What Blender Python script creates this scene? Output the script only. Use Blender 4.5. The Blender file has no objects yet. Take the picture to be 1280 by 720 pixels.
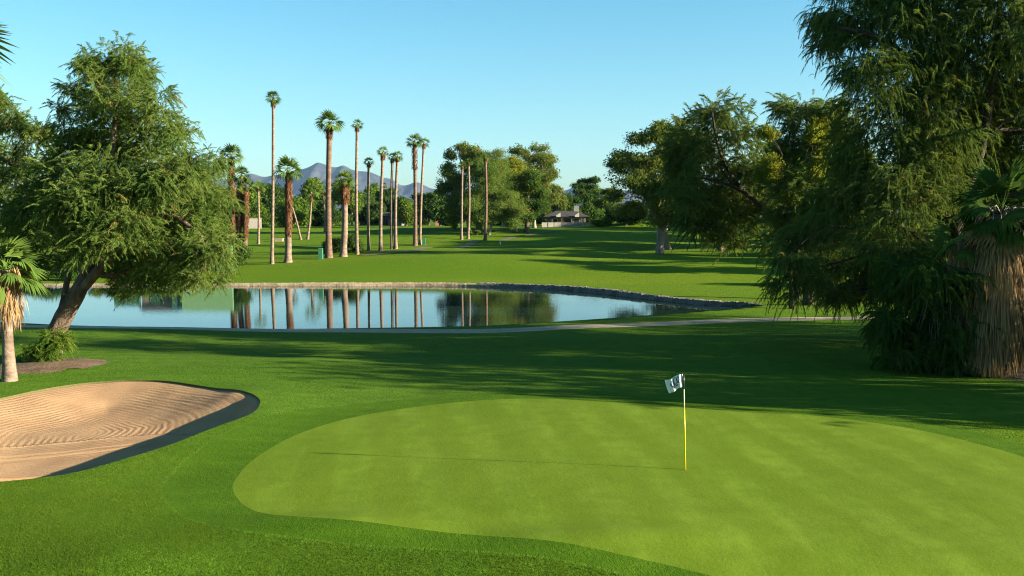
import bpy, math, random
import numpy as np
from mathutils import Vector
from mathutils.geometry import delaunay_2d_cdt

random.seed(7); RNG = np.random.default_rng(7)
R = math.radians
SC = bpy.context.scene
COL = SC.collection

# ------------------------------------------------------------------ camera
CW, CH, F = 1280.0, 720.0, 1244.4
CAMZ, PITCH = 5.6, math.atan(88 / 1244.4)
cam_d = bpy.data.cameras.new("camera"); cam = bpy.data.objects.new("camera", cam_d); COL.objects.link(cam)
cam_d.lens = 35; cam_d.sensor_width = 36; cam_d.clip_start = 0.1; cam_d.clip_end = 40000
cam.location = (0, 0, CAMZ); cam.rotation_euler = (math.pi / 2 - PITCH, 0, 0)
SC.camera = cam

# ------------------------------------------------------------------ sky, sun, exposure
SUN_EL, SUN_AZ = R(14.0), R(101.5)          # azimuth clockwise from +Y
world = bpy.data.worlds.new("World"); SC.world = world; world.use_nodes = True
nt = world.node_tree; nt.nodes.clear()
sky = nt.nodes.new("ShaderNodeTexSky"); sky.sky_type = 'NISHITA'; sky.sun_disc = False
sky.sun_elevation = SUN_EL; sky.sun_rotation = SUN_AZ
sky.altitude = 300; sky.air_density = 1.0; sky.dust_density = 1.0; sky.ozone_density = 1.0
hs = nt.nodes.new("ShaderNodeHueSaturation"); hs.inputs['Saturation'].default_value = 1.0; hs.inputs['Hue'].default_value = 0.5
bg = nt.nodes.new("ShaderNodeBackground"); bg.inputs['Strength'].default_value = 0.05
wo = nt.nodes.new("ShaderNodeOutputWorld")
tint = nt.nodes.new("ShaderNodeMix"); tint.data_type = 'RGBA'; tint.blend_type = 'MULTIPLY'; tint.inputs[0].default_value = 1.0; 
tc_ = nt.nodes.new("ShaderNodeTexCoord"); sx_ = nt.nodes.new("ShaderNodeSeparateXYZ"); nt.links.new(tc_.outputs['Generated'], sx_.inputs[0])
mr_ = nt.nodes.new("ShaderNodeMapRange"); mr_.inputs[1].default_value = .0; mr_.inputs[2].default_value = .24; nt.links.new(sx_.outputs[2], mr_.inputs[0])
tg_ = nt.nodes.new("ShaderNodeMix"); tg_.data_type = 'RGBA'; tg_.inputs[6].default_value = (.57, .79, .87, 1); tg_.inputs[7].default_value = (.335, .755, .86, 1); nt.links.new(mr_.outputs[0], tg_.inputs[0]); nt.links.new(tg_.outputs[2], tint.inputs[7])

nt.links.new(sky.outputs[0], hs.inputs['Color']); nt.links.new(hs.outputs[0], tint.inputs[6]); nt.links.new(tint.outputs[2], bg.inputs[0]); nt.links.new(bg.outputs[0], wo.inputs[0])
sl = bpy.data.lights.new("sun", 'SUN'); sl.energy = 5.0; sl.angle = R(0.5); sl.color = (1.0, 0.87, 0.68)
sun = bpy.data.objects.new("sun", sl); COL.objects.link(sun); sun.location = (60, -10, 40)
TO_SUN = Vector((math.sin(SUN_AZ) * math.cos(SUN_EL), math.cos(SUN_AZ) * math.cos(SUN_EL), math.sin(SUN_EL)))
sun.rotation_euler = TO_SUN.to_track_quat('Z', 'Y').to_euler()
SC.view_settings.view_transform = 'Standard'; SC.view_settings.look = 'None'
SC.view_settings.exposure = 2.45; SC.view_settings.gamma = 1.0
SC.view_settings.use_curve_mapping = False
SC.render.engine = 'CYCLES'
SC.cycles.max_bounces = 6; SC.cycles.diffuse_bounces = 3; SC.cycles.glossy_bounces = 3
SC.cycles.transmission_bounces = 4; SC.cycles.volume_bounces = 0; SC.cycles.transparent_max_bounces = 6
SC.cycles.use_denoising = True; SC.cycles.denoising_prefilter = 'NONE'; SC.cycles.denoising_input_passes = 'RGB_ALBEDO_NORMAL'; SC.cycles.filter_width = 1.1

# ------------------------------------------------------------------ pixel geometry of the photograph (1280 x 720)
_f = np.array((0, math.cos(PITCH), -math.sin(PITCH))); _u = np.array((0, math.sin(PITCH), math.cos(PITCH))); _r = np.array((1.0, 0, 0))
CAMP = np.array((0, 0, CAMZ))
def ray(px, py): return _f + _r * (px - 640) / F + _u * (360 - py) / F
def at(px, py, Y):
    d = ray(px, py); return CAMP + d * (Y / d[1])
def flat(px, py, z=0.0):
    d = ray(px, py); return CAMP + d * ((z - CAMZ) / d[2])
def sstep(a, b, x):
    t = np.clip((x - a) / (b - a), 0, 1); return t * t * (3 - 2 * t)

def smooth_loop(pts, n, closed=True):
    """Catmull-Rom through pts, n samples per span"""
    P = [np.array(p, float) for p in pts]; out = []
    m = len(P); rng = range(m) if closed else range(m - 1)
    for i in rng:
        if closed: a, b, c, d = P[i - 1], P[i], P[(i + 1) % m], P[(i + 2) % m]
        else: a, b, c, d = P[max(i - 1, 0)], P[i], P[i + 1], P[min(i + 2, m - 1)]
        for k in range(n):
            t = k / n
            out.append(0.5 * ((2 * b) + (c - a) * t + (2 * a - 5 * b + 4 * c - d) * t * t + (3 * b - a - 3 * c + d) * t ** 3))
    if not closed: out.append(P[-1])
    return np.array(out)

def seg_dist(X, Y, poly, closed=True):
    D = np.full(X.shape, 1e9); n = len(poly)
    for i in range(n if closed else n - 1):
        a = poly[i]; b = poly[(i + 1) % n]; d = b - a; L = d @ d + 1e-12
        t = np.clip(((X - a[0]) * d[0] + (Y - a[1]) * d[1]) / L, 0, 1)
        D = np.minimum(D, (X - a[0] - t * d[0]) ** 2 + (Y - a[1] - t * d[1]) ** 2)
    return np.sqrt(D)
def inside(X, Y, poly):
    c = np.zeros(X.shape, bool); n = len(poly)
    for i in range(n):
        a = poly[i]; b = poly[(i + 1) % n]
        if a[1] == b[1]: continue
        m = (a[1] > Y) != (b[1] > Y)
        c ^= m & (X < (b[0] - a[0]) * (Y - a[1]) / (b[1] - a[1]) + a[0])
    return c
def sdf(X, Y, poly):
    d = seg_dist(X, Y, poly); return np.where(inside(X, Y, poly), -d, d)

def px_loop(p, n, z=0.0): return smooth_loop([flat(x, y, z)[:2] for x, y in p], n)

BUNKER = px_loop([(-110, 520), (-50, 507), (0, 498), (53, 486), (106, 478.5), (159, 475.5), (212, 477), (266, 485), (305, 494), (321, 501),
                  (325, 510), (313, 524), (266, 543), (212, 564), (159, 580), (98, 597), (53, 605), (0, 611), (-70, 620), (-150, 610), (-170, 560)], 8)
GREEN = px_loop([(292, 618), (297, 598), (325, 572), (380, 543), (450, 521), (540, 507), (640, 501), (760, 505), (860, 512), (1000, 520), (1130, 537),
                 (1220, 557), (1290, 578), (1400, 625), (1440, 700), (1340, 760), (1150, 750), (1000, 728), (900, 713), (800, 698), (640, 679), (480, 665), (370, 655), (315, 641)], 8)
COLLAR = px_loop([(205, 622), (212, 600), (250, 568), (310, 536), (390, 512), (520, 498), (650, 492), (780, 496), (880, 503), (1010, 511), (1150, 528),
                  (1240, 547), (1330, 570), (1480, 630), (1540, 720), (1380, 790), (1150, 775), (960, 737), (830, 716), (700, 697), (560, 686), (430, 680), (300, 668), (230, 648)], 8)
POND = px_loop([(-160, 352), (0, 353.5), (150, 354), (300, 354), (420, 354), (520, 354), (600, 355), (680, 358), (750, 363), (820, 371), (880, 377), (925, 379.5), (941, 381),
                (925, 384.5), (870, 389), (800, 394.5), (720, 400), (640, 405), (560, 408), (440, 410), (300, 410), (160, 408.5), (60, 405.5), (-40, 401), (-150, 395), (-260, 372)], 6)
# dist along the mow line of the near lip only (for the steep bunker face)
_i0, _i1 = 8 * 8, 18 * 8
LIP_NEAR = BUNKER[_i0:_i1]
LIP_FAR = np.vstack((BUNKER[_i1:], BUNKER[:_i0 + 1]))
PATH_C = smooth_loop([flat(x, y)[:2] for x, y in [(-120, 408), (40, 409.5), (200, 411), (360, 412.6), (520, 413.6), (640, 412.6), (740, 407.8), (850, 402.8), (950, 400), (1040, 397.5), (1120, 397), (1220, 398.5), (1400, 404)]], 8, closed=False)
def strip_outline(c, w):
    t = np.gradient(c, axis=0); t /= np.linalg.norm(t, axis=1)[:, None]; n = np.stack((-t[:, 1], t[:, 0]), 1)
    return np.vstack((c + n * w, (c - n * w)[::-1]))
PATH = strip_outline(PATH_C, 0.85)

MOUNDS = [  # x, y, sx, sy, height
    (-5, 101, 17, 8, .55), (-14, 118, 16, 7, .75), (6, 112, 13, 5, .55), (14, 140, 14, 6, .8), (-2, 150, 22, 5, .5), (30, 128, 12, 6, .5), (-34, 132, 14, 6, .5),
    (20, 178, 18, 6, .7), (-20, 172, 14, 5, .6), (-6, 205, 25, 7, .7), (50, 190, 20, 8, .6), (31, 243, 12, 6, 1.0), (40, 104, 9, 4, .4), (22, 96, 8, 4, .3),
    (-25, 47, 10, 3, .2), (4, 44, 9, 2.5, .22), (-9, 37, 8, 2.5, .16), (16, 44, 7, 3, .2), (-3.2, 17.6, 2.2, .8, .15), (1.5, 16.8, 1.8, .6, .13), (-6.5, 16.2, 1.6, .9, .12), (-9, 19, 3, 1.2, .12)]
def terr0(X, Y):
    X = np.asarray(X, float); Y = np.asarray(Y, float)
    z = 1.0 * sstep(84, 106, Y + 0.10 * X) + 2.2 * sstep(110, 260, Y)
    far = sstep(40, 110, Y)
    z = z + far * 0.10 * (np.sin(X / 7.3 + 1.1) * np.sin(Y / 9.1 + .4) + .8 * np.sin(X / 13.7 - Y / 11.3 + 2.2))
    z = z + (1 - far) * 0.035 * (np.sin(X / 2.3 + Y / 3.1) * np.sin(Y / 2.9 - X / 5.1 + .7))
    for x, y, sx, sy, h in MOUNDS:
        z = z + h * (1.5 if y > 60 else 1) * np.exp(-((X - x) / sx) ** 2 - ((Y - y) / sy) ** 2)
    z = z - 0.55 * sstep(17.2, 13.0, Y + 0.06 * X) - 1.4 * sstep(13, 0, Y)
    gr = sdf_green(X, Y)
    z = z + 0.10 * sstep(2.5, -2.5, gr) * (Y < 60)
    return z
_gcache = GREEN[::4]
def sdf_green(X, Y):
    near = (np.abs(Y - 22) < 25)
    out = np.full(np.broadcast(X, Y).shape, 50.0)
    if np.ndim(out) == 0: return sdf(np.array([X], float), np.array([Y], float), _gcache)[0] if near else 50.0
    Xb, Yb = np.broadcast_arrays(X, Y)
    if near.any(): out[near] = sdf(Xb[near], Yb[near], _gcache)
    return out
def terr(X, Y):
    X = np.asarray(X, float); Y = np.asarray(Y, float)
    z = terr0(X, Y)
    p = sdf(X, Y, POND[::2])
    z = z - 1.15 * sstep(0.05, -0.75, p) - 0.8 * sstep(-.7, -6, p)
    b = sdf(X, Y, BUNKER[::2])
    lipd = seg_dist(X, Y, LIP_NEAR[::2], False)
    z = z + 0.13 * np.exp(-(lipd / 1.3) ** 2)                     # raised near lip
    return z
def sand_z(X, Y):
    dn = seg_dist(X, Y, LIP_NEAR, False); df = seg_dist(X, Y, LIP_FAR, False)
    return terr(X, Y) - 0.05 - 0.46 * sstep(0.0, 0.75, dn) * sstep(-0.3, 3.4, df)
def ground_z(x, y): return float(terr(np.array([x]), np.array([y]))[0])
def ground(px, py):
    """where the sight line through a pixel meets the terrain"""
    d = ray(px, py); ys = np.concatenate((np.arange(8, 60, .2), np.arange(60, 420, .5)))
    P = CAMP[None] + d[None] * (ys / d[1])[:, None]
    g = P[:, 2] - terr(P[:, 0], P[:, 1]); k = np.where(g < 0)[0]
    if len(k) == 0: return np.array((P[-1, 0], P[-1, 1], ground_z(P[-1, 0], P[-1, 1])))
    k = max(k[0], 1); t = g[k - 1] / (g[k - 1] - g[k]); p = P[k - 1] * (1 - t) + P[k] * t
    return np.array((p[0], p[1], ground_z(p[0], p[1])))

# ------------------------------------------------------------------ object helpers
def link(o, parent=None):
    COL.objects.link(o)
    if parent is not None: o.parent = parent
    return o
def tag(o, label=None, cat=None, group=None, kind=None):
    if label: o['label'] = label
    if cat: o['category'] = cat
    if group: o['group'] = group
    if kind: o['kind'] = kind
    return o
def empty(name, loc, label, cat, group=None, rz=0.0):
    o = bpy.data.objects.new(name, None); o.empty_display_size = .3; o.location = [float(v) for v in loc]; o.rotation_euler = (0, 0, rz)
    link(o); return tag(o, label, cat, group)
class MB:
    def __init__(s): s.v = []; s.f = []
    def add(s, v, f):
        k = len(s.v); s.v += [tuple(map(float, p)) for p in v]; s.f += [tuple(i + k for i in q) for q in f]; return s
    def box(s, x0, x1, y0, y1, z0, z1):
        return s.add([(x0, y0, z0), (x1, y0, z0), (x1, y1, z0), (x0, y1, z0), (x0, y0, z1), (x1, y0, z1), (x1, y1, z1), (x0, y1, z1)],
                     [(0, 3, 2, 1), (4, 5, 6, 7), (0, 1, 5, 4), (1, 2, 6, 5), (2, 3, 7, 6), (3, 0, 4, 7)])
    def tube(s, pts, rad, seg=8, rough=0.0, cap=True):
        P = np.array(pts, float); n = len(P); rad = np.broadcast_to(np.array(rad, float), (n,))
        T = np.gradient(P, axis=0); T /= np.linalg.norm(T, axis=1)[:, None] + 1e-9
        ref = np.array((0.03, 1.0, 0.02)) if abs(T[0][1]) < .9 else np.array((1.0, 0, 0))
        V = []; 
        for i in range(n):
            a = np.cross(T[i], ref); a /= np.linalg.norm(a) + 1e-9; b = np.cross(T[i], a)
            for k in range(seg):
                w = 2 * math.pi * k / seg; q = rad[i] * (1 + rough * random.uniform(-1, 1))
                V.append(P[i] + (a * math.cos(w) + b * math.sin(w)) * q)
        Fc = [(i * seg + k, i * seg + (k + 1) % seg, (i + 1) * seg + (k + 1) % seg, (i + 1) * seg + k) for i in range(n - 1) for k in range(seg)]
        if cap: Fc += [tuple(range(seg))[::-1], tuple((n - 1) * seg + k for k in range(seg))]
        return s.add(V, Fc)
    def build(s, name, mat, parent=None, smooth=False, off=None):
        me = bpy.data.meshes.new(name)
        v = s.v if off is None else [(p[0] - off[0], p[1] - off[1], p[2] - off[2]) for p in s.v]
        me.from_pydata(v, [], s.f); me.materials.append(mat)
        if smooth: me.polygons.foreach_set('use_smooth', [True] * len(me.polygons))
        me.update()
        return link(bpy.data.objects.new(name, me), parent)
def tri_object(name, V, tint, mat, parent=None, off=None):
    """V (n,3,3) loose triangles with one tint per triangle"""
    n = len(V); V = V.reshape(-1, 3)
    if off is not None: V = V - np.asarray(off)[None]
    me = bpy.data.meshes.new(name); me.vertices.add(3 * n); me.vertices.foreach_set('co', V.astype(np.float32).ravel())
    me.loops.add(3 * n); me.loops.foreach_set('vertex_index', np.arange(3 * n, dtype=np.int32))
    me.polygons.add(n); me.polygons.foreach_set('loop_start', np.arange(0, 3 * n, 3, dtype=np.int32))
    a = me.attributes.new('tint', 'FLOAT', 'POINT'); a.data.foreach_set('value', np.repeat(tint, 3).astype(np.float32))
    me.materials.append(mat); me.update(calc_edges=True)
    return link(bpy.data.objects.new(name, me), parent)

# ------------------------------------------------------------------ materials
def nmat(name):
    m = bpy.data.materials.new(name); m.use_nodes = True; n = m.node_tree; n.nodes.clear()
    return m, n, n.nodes.new("ShaderNodeOutputMaterial")
def nd(n, t, **kw):
    x = n.nodes.new(t)
    for k, v in kw.items():
        if k in x.inputs: x.inputs[k].default_value = v
        else: setattr(x, k, v)
    return x
def mixc(n, fac, a, b, mode='MIX'):
    x = n.nodes.new("ShaderNodeMix"); x.data_type = 'RGBA'; x.blend_type = mode
    for i, v in ((0, fac), (6, a), (7, b)):
        if hasattr(v, 'links'): n.links.new(v, x.inputs[i])
        else: x.inputs[i].default_value = v if i == 0 else (*v, 1) if len(v) == 3 else v
    return x.outputs[2]
def noise(n, co, scale, detail=3, rough=.55):
    x = nd(n, "ShaderNodeTexNoise", Scale=scale, Detail=detail, Roughness=rough); n.links.new(co, x.inputs['Vector']); return x.outputs['Fac']
def ramp(n, fac, a, b, lo=.35, hi=.65):
    x = n.nodes.new("ShaderNodeMapRange"); x.inputs[1].default_value = lo; x.inputs[2].default_value = hi
    n.links.new(fac, x.inputs[0]); return mixc(n, x.outputs[0], a, b)
def maprange(n, fac, lo, hi, a=0.0, b=1.0):
    x = n.nodes.new("ShaderNodeMapRange")
    for i, v in ((1, lo), (2, hi), (3, a), (4, b)): x.inputs[i].default_value = v
    n.links.new(fac, x.inputs[0]); return x.outputs[0]
def geo_pos(n): return n.nodes.new("ShaderNodeNewGeometry").outputs['Position']
def mapped(n, co, sc, rot=(0, 0, 0)):
    x = n.nodes.new("ShaderNodeMapping"); x.inputs['Scale'].default_value = sc; x.inputs['Rotation'].default_value = rot
    n.links.new(co, x.inputs[0]); return x.outputs[0]

def mat_turf(name, c1, c2, c3, fine=38, fine_amt=.5, bump=.5, dist=.03, stripe=None, big=.13, streak=.45, far=None, streak_sc=(.30, 1.7, 1), streak_rot=.12):
    m, n, out = nmat(name); co = geo_pos(n)
    big_n = noise(n, co, big, 4); mid = noise(n, co, 1.7, 4, .6); fn = noise(n, co, fine, 2, .7)
    c = ramp(n, big_n, c1, c2); stk = noise(n, mapped(n, co, streak_sc, (0, 0, streak_rot)), .9, 4, .65)
    c = mixc(n, maprange(n, stk, .42, .66, 0, streak), c, tuple(min(1, x * 1.35) for x in c2)); c = mixc(n, maprange(n, mid, .40, .72, 0, .75), c, c3)
    if stripe:
        sc, rot, amt, ca = stripe
        w = nd(n, "ShaderNodeTexWave", Scale=sc, Distortion=1.2, Detail=2.0); w.inputs['Detail Scale'].default_value = .6
        n.links.new(mapped(n, co, (1, 1, 1), (0, 0, rot)), w.inputs[0])
        c = mixc(n, maprange(n, w.outputs['Fac'], .3, .7, 0, amt), c, ca)
    if far:                                                # the mown fairway beyond the pond is a yellower turf
        sx = nd(n, "ShaderNodeSeparateXYZ"); n.links.new(co, sx.inputs[0])
        fc = ramp(n, noise(n, mapped(n, co, (.35, 1, 1)), .09, 4), far[0], far[1])
        c = mixc(n, maprange(n, sx.outputs[1], 48, 86), c, fc)
    dk = mixc(n, 1.0, c, (.42, .45, .42), 'MULTIPLY')
    c = mixc(n, maprange(n, fn, .30, .62, fine_amt, 0), c, dk)
    b = nd(n, "ShaderNodeBump", Strength=bump, Distance=dist)
    hsum = n.nodes.new("ShaderNodeMath"); hsum.operation = 'MULTIPLY_ADD'; hsum.inputs[1].default_value = 1.5
    n.links.new(noise(n, co, fine * .22, 3, .7), hsum.inputs[0]); n.links.new(fn, hsum.inputs[2]); n.links.new(hsum.outputs[0], b.inputs['Height'])
    p = nd(n, "ShaderNodeBsdfPrincipled", Roughness=.9); p.inputs['Specular IOR Level'].default_value = .03
    n.links.new(c, p.inputs['Base Color']); n.links.new(b.outputs[0], p.inputs['Normal'])
    n.links.new(p.outputs[0], out.inputs[0]); return m
def mat_leaf(name, c1, c2, c3=None, trans=.35, gloss=False):
    """two leaf colours mixed by each spray's own tint; c3 = a rare yellowed leaf"""
    m, n, out = nmat(name); a = nd(n, "ShaderNodeAttribute", attribute_name='tint'); t = a.outputs['Fac']
    c = mixc(n, maprange(n, t, 0, .9), c1, c2)
    if c3: c = mixc(n, maprange(n, t, .9, 1.0), c, c3)
    d = nd(n, "ShaderNodeBsdfDiffuse", Roughness=.6); tr = nd(n, "ShaderNodeBsdfTranslucent")
    n.links.new(c, d.inputs[0]); n.links.new(mixc(n, 1.0, c, (1.25, 1.15, .6), 'MULTIPLY'), tr.inputs[0])
    mx = nd(n, "ShaderNodeMixShader"); mx.inputs[0].default_value = trans
    n.links.new(d.outputs[0], mx.inputs[1]); n.links.new(tr.outputs[0], mx.inputs[2])
    if not gloss: n.links.new(mx.outputs[0], out.inputs[0]); return m
    gl = nd(n, "ShaderNodeBsdfGlossy", Roughness=.45); gl.inputs[0].default_value = (.6, .65, .6, 1)
    m2 = nd(n, "ShaderNodeMixShader"); m2.inputs[0].default_value = .018
    n.links.new(mx.outputs[0], m2.inputs[1]); n.links.new(gl.outputs[0], m2.inputs[2]); n.links.new(m2.outputs[0], out.inputs[0]); return m
def mat_rough(name, c1, c2, scale=6, bump=.6, dist=.05, stretch=(1, 1, 1), rough=.9, fine=5.0):
    m, n, out = nmat(name); tc = n.nodes.new("ShaderNodeTexCoord"); co = mapped(n, tc.outputs['Object'], stretch)
    a = noise(n, co, scale, 5, .6); f2 = noise(n, co, scale * fine, 3, .7)
    c = ramp(n, a, c1, c2, .38, .62); c = mixc(n, maprange(n, f2, .35, .6, .45, 0), c, mixc(n, 1.0, c, (.45, .42, .4), 'MULTIPLY'))
    b = nd(n, "ShaderNodeBump", Strength=bump, Distance=dist); n.links.new(f2, b.inputs['Height'])
    p = nd(n, "ShaderNodeBsdfPrincipled", Roughness=rough); p.inputs['Specular IOR Level'].default_value = .2
    n.links.new(c, p.inputs['Base Color']); n.links.new(b.outputs[0], p.inputs['Normal']); n.links.new(p.outputs[0], out.inputs[0]); return m

M = {}
M['rough'] = mat_turf('rough turf', (.052, .112, .008), (.068, .128, .010), (.040, .094, .006), fine=34, fine_amt=.6, bump=.7, dist=.04, far=((.066, .124, .005), (.092, .142, .007)))
M['collar'] = mat_turf('collar turf', (.042, .094, .004), (.052, .104, .006), (.034, .082, .004), fine=44, fine_amt=.55, bump=.7, dist=.02)
M['green'] = mat_turf('putting turf', (.092, .148, .011), (.108, .162, .015), (.078, .130, .009), fine=42, fine_amt=.42, bump=.5, dist=.010,
                      stripe=(.20, -.16, .42, (.080, .126, .007)), big=.30, streak=.45, streak_sc=(1.5, .22, 1), streak_rot=-.16)
M['blade'] = mat_leaf('grass blade', (.074, .142, .012), (.112, .180, .018), (.13, .15, .03), .58, False)
M['path'] = mat_rough('path concrete', (.24, .19, .135), (.32, .26, .19), 2, .4, .01)
M['dirt'] = mat_rough('bare dirt', (.085, .055, .032), (.15, .10, .06), 1.5, .8, .05)
M['kerb'] = mat_rough('kerb stone', (.20, .155, .10), (.33, .265, .175), 1.2, .9, .08)
M['rock'] = mat_rough('rock edging', (.085, .078, .066), (.165, .15, .13), 1.4, 1.0, .15)
M['lip'] = mat_rough('turf edge soil', (.06, .07, .02), (.10, .075, .035), 5, .8, .04)
M['leaf_tam'] = mat_leaf('tamarisk leaf', (.052, .106, .022), (.150, .205, .048), (.20, .17, .05), .40)
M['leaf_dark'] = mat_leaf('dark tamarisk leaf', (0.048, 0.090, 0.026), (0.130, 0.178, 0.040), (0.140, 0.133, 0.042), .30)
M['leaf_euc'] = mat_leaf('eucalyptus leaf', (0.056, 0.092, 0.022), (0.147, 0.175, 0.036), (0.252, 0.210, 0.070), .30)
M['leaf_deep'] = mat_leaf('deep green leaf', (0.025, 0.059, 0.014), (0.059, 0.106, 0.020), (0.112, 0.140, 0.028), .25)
M['leaf_mid'] = mat_leaf('mid green leaf', (0.045, 0.095, 0.014), (0.105, 0.165, 0.021), (0.210, 0.210, 0.042), .35)
M['leaf_yel'] = mat_leaf('yellowing leaf', (.100, .130, .018), (.190, .215, .026), (.30, .25, .06), .35)
M['leaf_palm'] = mat_leaf('palm frond', (0.036, 0.078, 0.018), (0.098, 0.151, 0.028), (0.210, 0.182, 0.070), .25)
M['leaf_palm_hi'] = mat_leaf('young palm frond', (.050, .095, .018), (.105, .155, .030), (.28, .25, .08), .30)
M['straw'] = mat_leaf('dead frond', (.170, .105, .050), (.330, .220, .112), (.33, .25, .15), .15)
M['boots'] = mat_leaf('palm boot', (.075, .034, .018), (.160, .076, .036), (.26, .17, .09), .05)
M['bark'] = mat_rough('dark bark', (.062, .044, .031), (.150, .104, .070), 3, 1.0, .08, (1, 1, .35))
M['bark_dark'] = mat_rough('shaded bark', (.030, .022, .016), (.065, .046, .032), 3, 1.0, .08, (1, 1, .35))  # darker copy of the bark: shade of the right-hand trees put into colour
M['worn_path'] = mat_rough('worn path', (.075, .085, .030), (.115, .105, .055), .5, .4, .01)
M['bark_pale'] = mat_rough('pale bark', (.15, .115, .085), (.27, .215, .165), 2, .8, .06, (1, 1, .3))
M['bark_palm'] = mat_rough('palm trunk', (.105, .075, .054), (.20, .15, .11), 2.2, .8, .05, (1, 1, 2.2))
M['bark_palm_red'] = mat_rough('brown palm trunk', (.080, .050, .034), (.145, .092, .060), 2.2, .8, .05, (1, 1, 2.2))
M['twig'] = mat_rough('bare twig', (.11, .09, .07), (.20, .165, .125), 4, .3, .02)

def mat_sand():
    m, n, out = nmat('raked sand'); co = geo_pos(n)
    a = nd(n, "ShaderNodeAttribute", attribute_name='rake'); r = a.outputs['Fac']
    wob = noise(n, co, 1.3, 3); mm = n.nodes.new("ShaderNodeMath"); mm.operation = 'MULTIPLY_ADD'; mm.inputs[1].default_value = .26
    n.links.new(wob, mm.inputs[0]); n.links.new(r, mm.inputs[2])
    mu = n.nodes.new("ShaderNodeMath"); mu.operation = 'MULTIPLY'; mu.inputs[1].default_value = 2 * math.pi / .19; n.links.new(mm.outputs[0], mu.inputs[0])
    si = n.nodes.new("ShaderNodeMath"); si.operation = 'SINE'; n.links.new(mu.outputs[0], si.inputs[0])
    gate = maprange(n, noise(n, co, .55, 3), .40, .60, .25, 1.0)
    sg = n.nodes.new("ShaderNodeMath"); sg.operation = 'MULTIPLY'; n.links.new(si.outputs[0], sg.inputs[0]); n.links.new(gate, sg.inputs[1])
    fn = noise(n, co, 30, 4, .8); ad = n.nodes.new("ShaderNodeMath"); ad.operation = 'MULTIPLY_ADD'; ad.inputs[1].default_value = .55
    n.links.new(sg.outputs[0], ad.inputs[0]); 
    f3 = n.nodes.new("ShaderNodeMath"); f3.operation = 'MULTIPLY'; f3.inputs[1].default_value = 1.3; n.links.new(fn, f3.inputs[0]); n.links.new(f3.outputs[0], ad.inputs[2])
    b = nd(n, "ShaderNodeBump", Strength=1.0, Distance=.011); n.links.new(ad.outputs[0], b.inputs['Height'])
    c = ramp(n, noise(n, co, .8, 4), (.26, .158, .084), (.315, .200, .108)); c = mixc(n, maprange(n, fn, .3, .6, .5, 0), c, (.19, .115, .06))
    p = nd(n, "ShaderNodeBsdfPrincipled", Roughness=.95); p.inputs['Specular IOR Level'].default_value = .1
    n.links.new(c, p.inputs['Base Color']); n.links.new(b.outputs[0], p.inputs['Normal']); n.links.new(p.outputs[0], out.inputs[0]); return m
M['sand'] = mat_sand()
def mat_water():
    m, n, out = nmat('pond water'); co = geo_pos(n)
    b = nd(n, "ShaderNodeBump", Strength=.10, Distance=.02); n.links.new(noise(n, mapped(n, co, (1.2, 2.5, 1)), 1.6, 3), b.inputs['Height'])
    p = nd(n, "ShaderNodeBsdfPrincipled", Roughness=.015, IOR=1.333); p.inputs['Base Color'].default_value = (.012, .026, .024, 1)
    p.inputs['Specular IOR Level'].default_value = .5
    n.links.new(b.outputs[0], p.inputs['Normal']); n.links.new(p.outputs[0], out.inputs[0]); return m
M['water'] = mat_water()
def mat_plain(name, c, rough=.6, var=.12, metal=0):
    m, n, out = nmat(name); tc = n.nodes.new("ShaderNodeTexCoord")
    f = noise(n, tc.outputs['Object'], 3, 4); cc = ramp(n, f, tuple(x * (1 - var) for x in c), tuple(min(1, x * (1 + var)) for x in c))
    p = nd(n, "ShaderNodeBsdfPrincipled", Roughness=rough, Metallic=metal); n.links.new(cc, p.inputs['Base Color']); n.links.new(p.outputs[0], out.inputs[0]); return m
M['white'] = mat_plain('white render', (.40, .35, .29), .8); M['grey_wall'] = mat_plain('grey render', (.2,.19,.18), .8)
M['tan_wall'] = mat_plain('tan block', (.28,.21,.13), .8); M['roof'] = mat_plain('dark roof', (.020, .018, .018), .9)
M['house_wall'] = mat_plain('house wall', (.11, .085, .065), .8); M['blue_wall'] = mat_plain('blue grey siding', (.09, .10, .125), .7)
M['glass'] = mat_plain('dark pane', (.02, .025, .03), .1); M['trim'] = mat_plain('pale trim', (.34, .31, .27), .6)
M['screen'] = mat_plain('pale green screen', (.15, .29, .13), .7, .05); M['screen_dark'] = mat_plain('dark green panel', (.02, .085, .055), .6)
M['shed'] = mat_plain('weathered boards', (.17, .14, .115), .85, .25); M['box_green'] = mat_plain('green cabinet', (.03, .13, .07), .4)
M['pink'] = mat_plain('pink render', (.34,.13,.1), .8)
M['flag'] = mat_plain('white flag cloth', (.60, .61, .63), .8, .02); M['emblem'] = mat_plain('slate print', (.06, .075, .11), .7, .02)
M['pole_y'] = mat_plain('yellow pole paint', (.58, .44, .01), .35, .03); M['pole_w'] = mat_plain('cream pole paint', (.5, .45, .24), .35, .03); M['pole_k'] = mat_plain('black pole paint', (.02, .02, .02), .35, .03)

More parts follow.
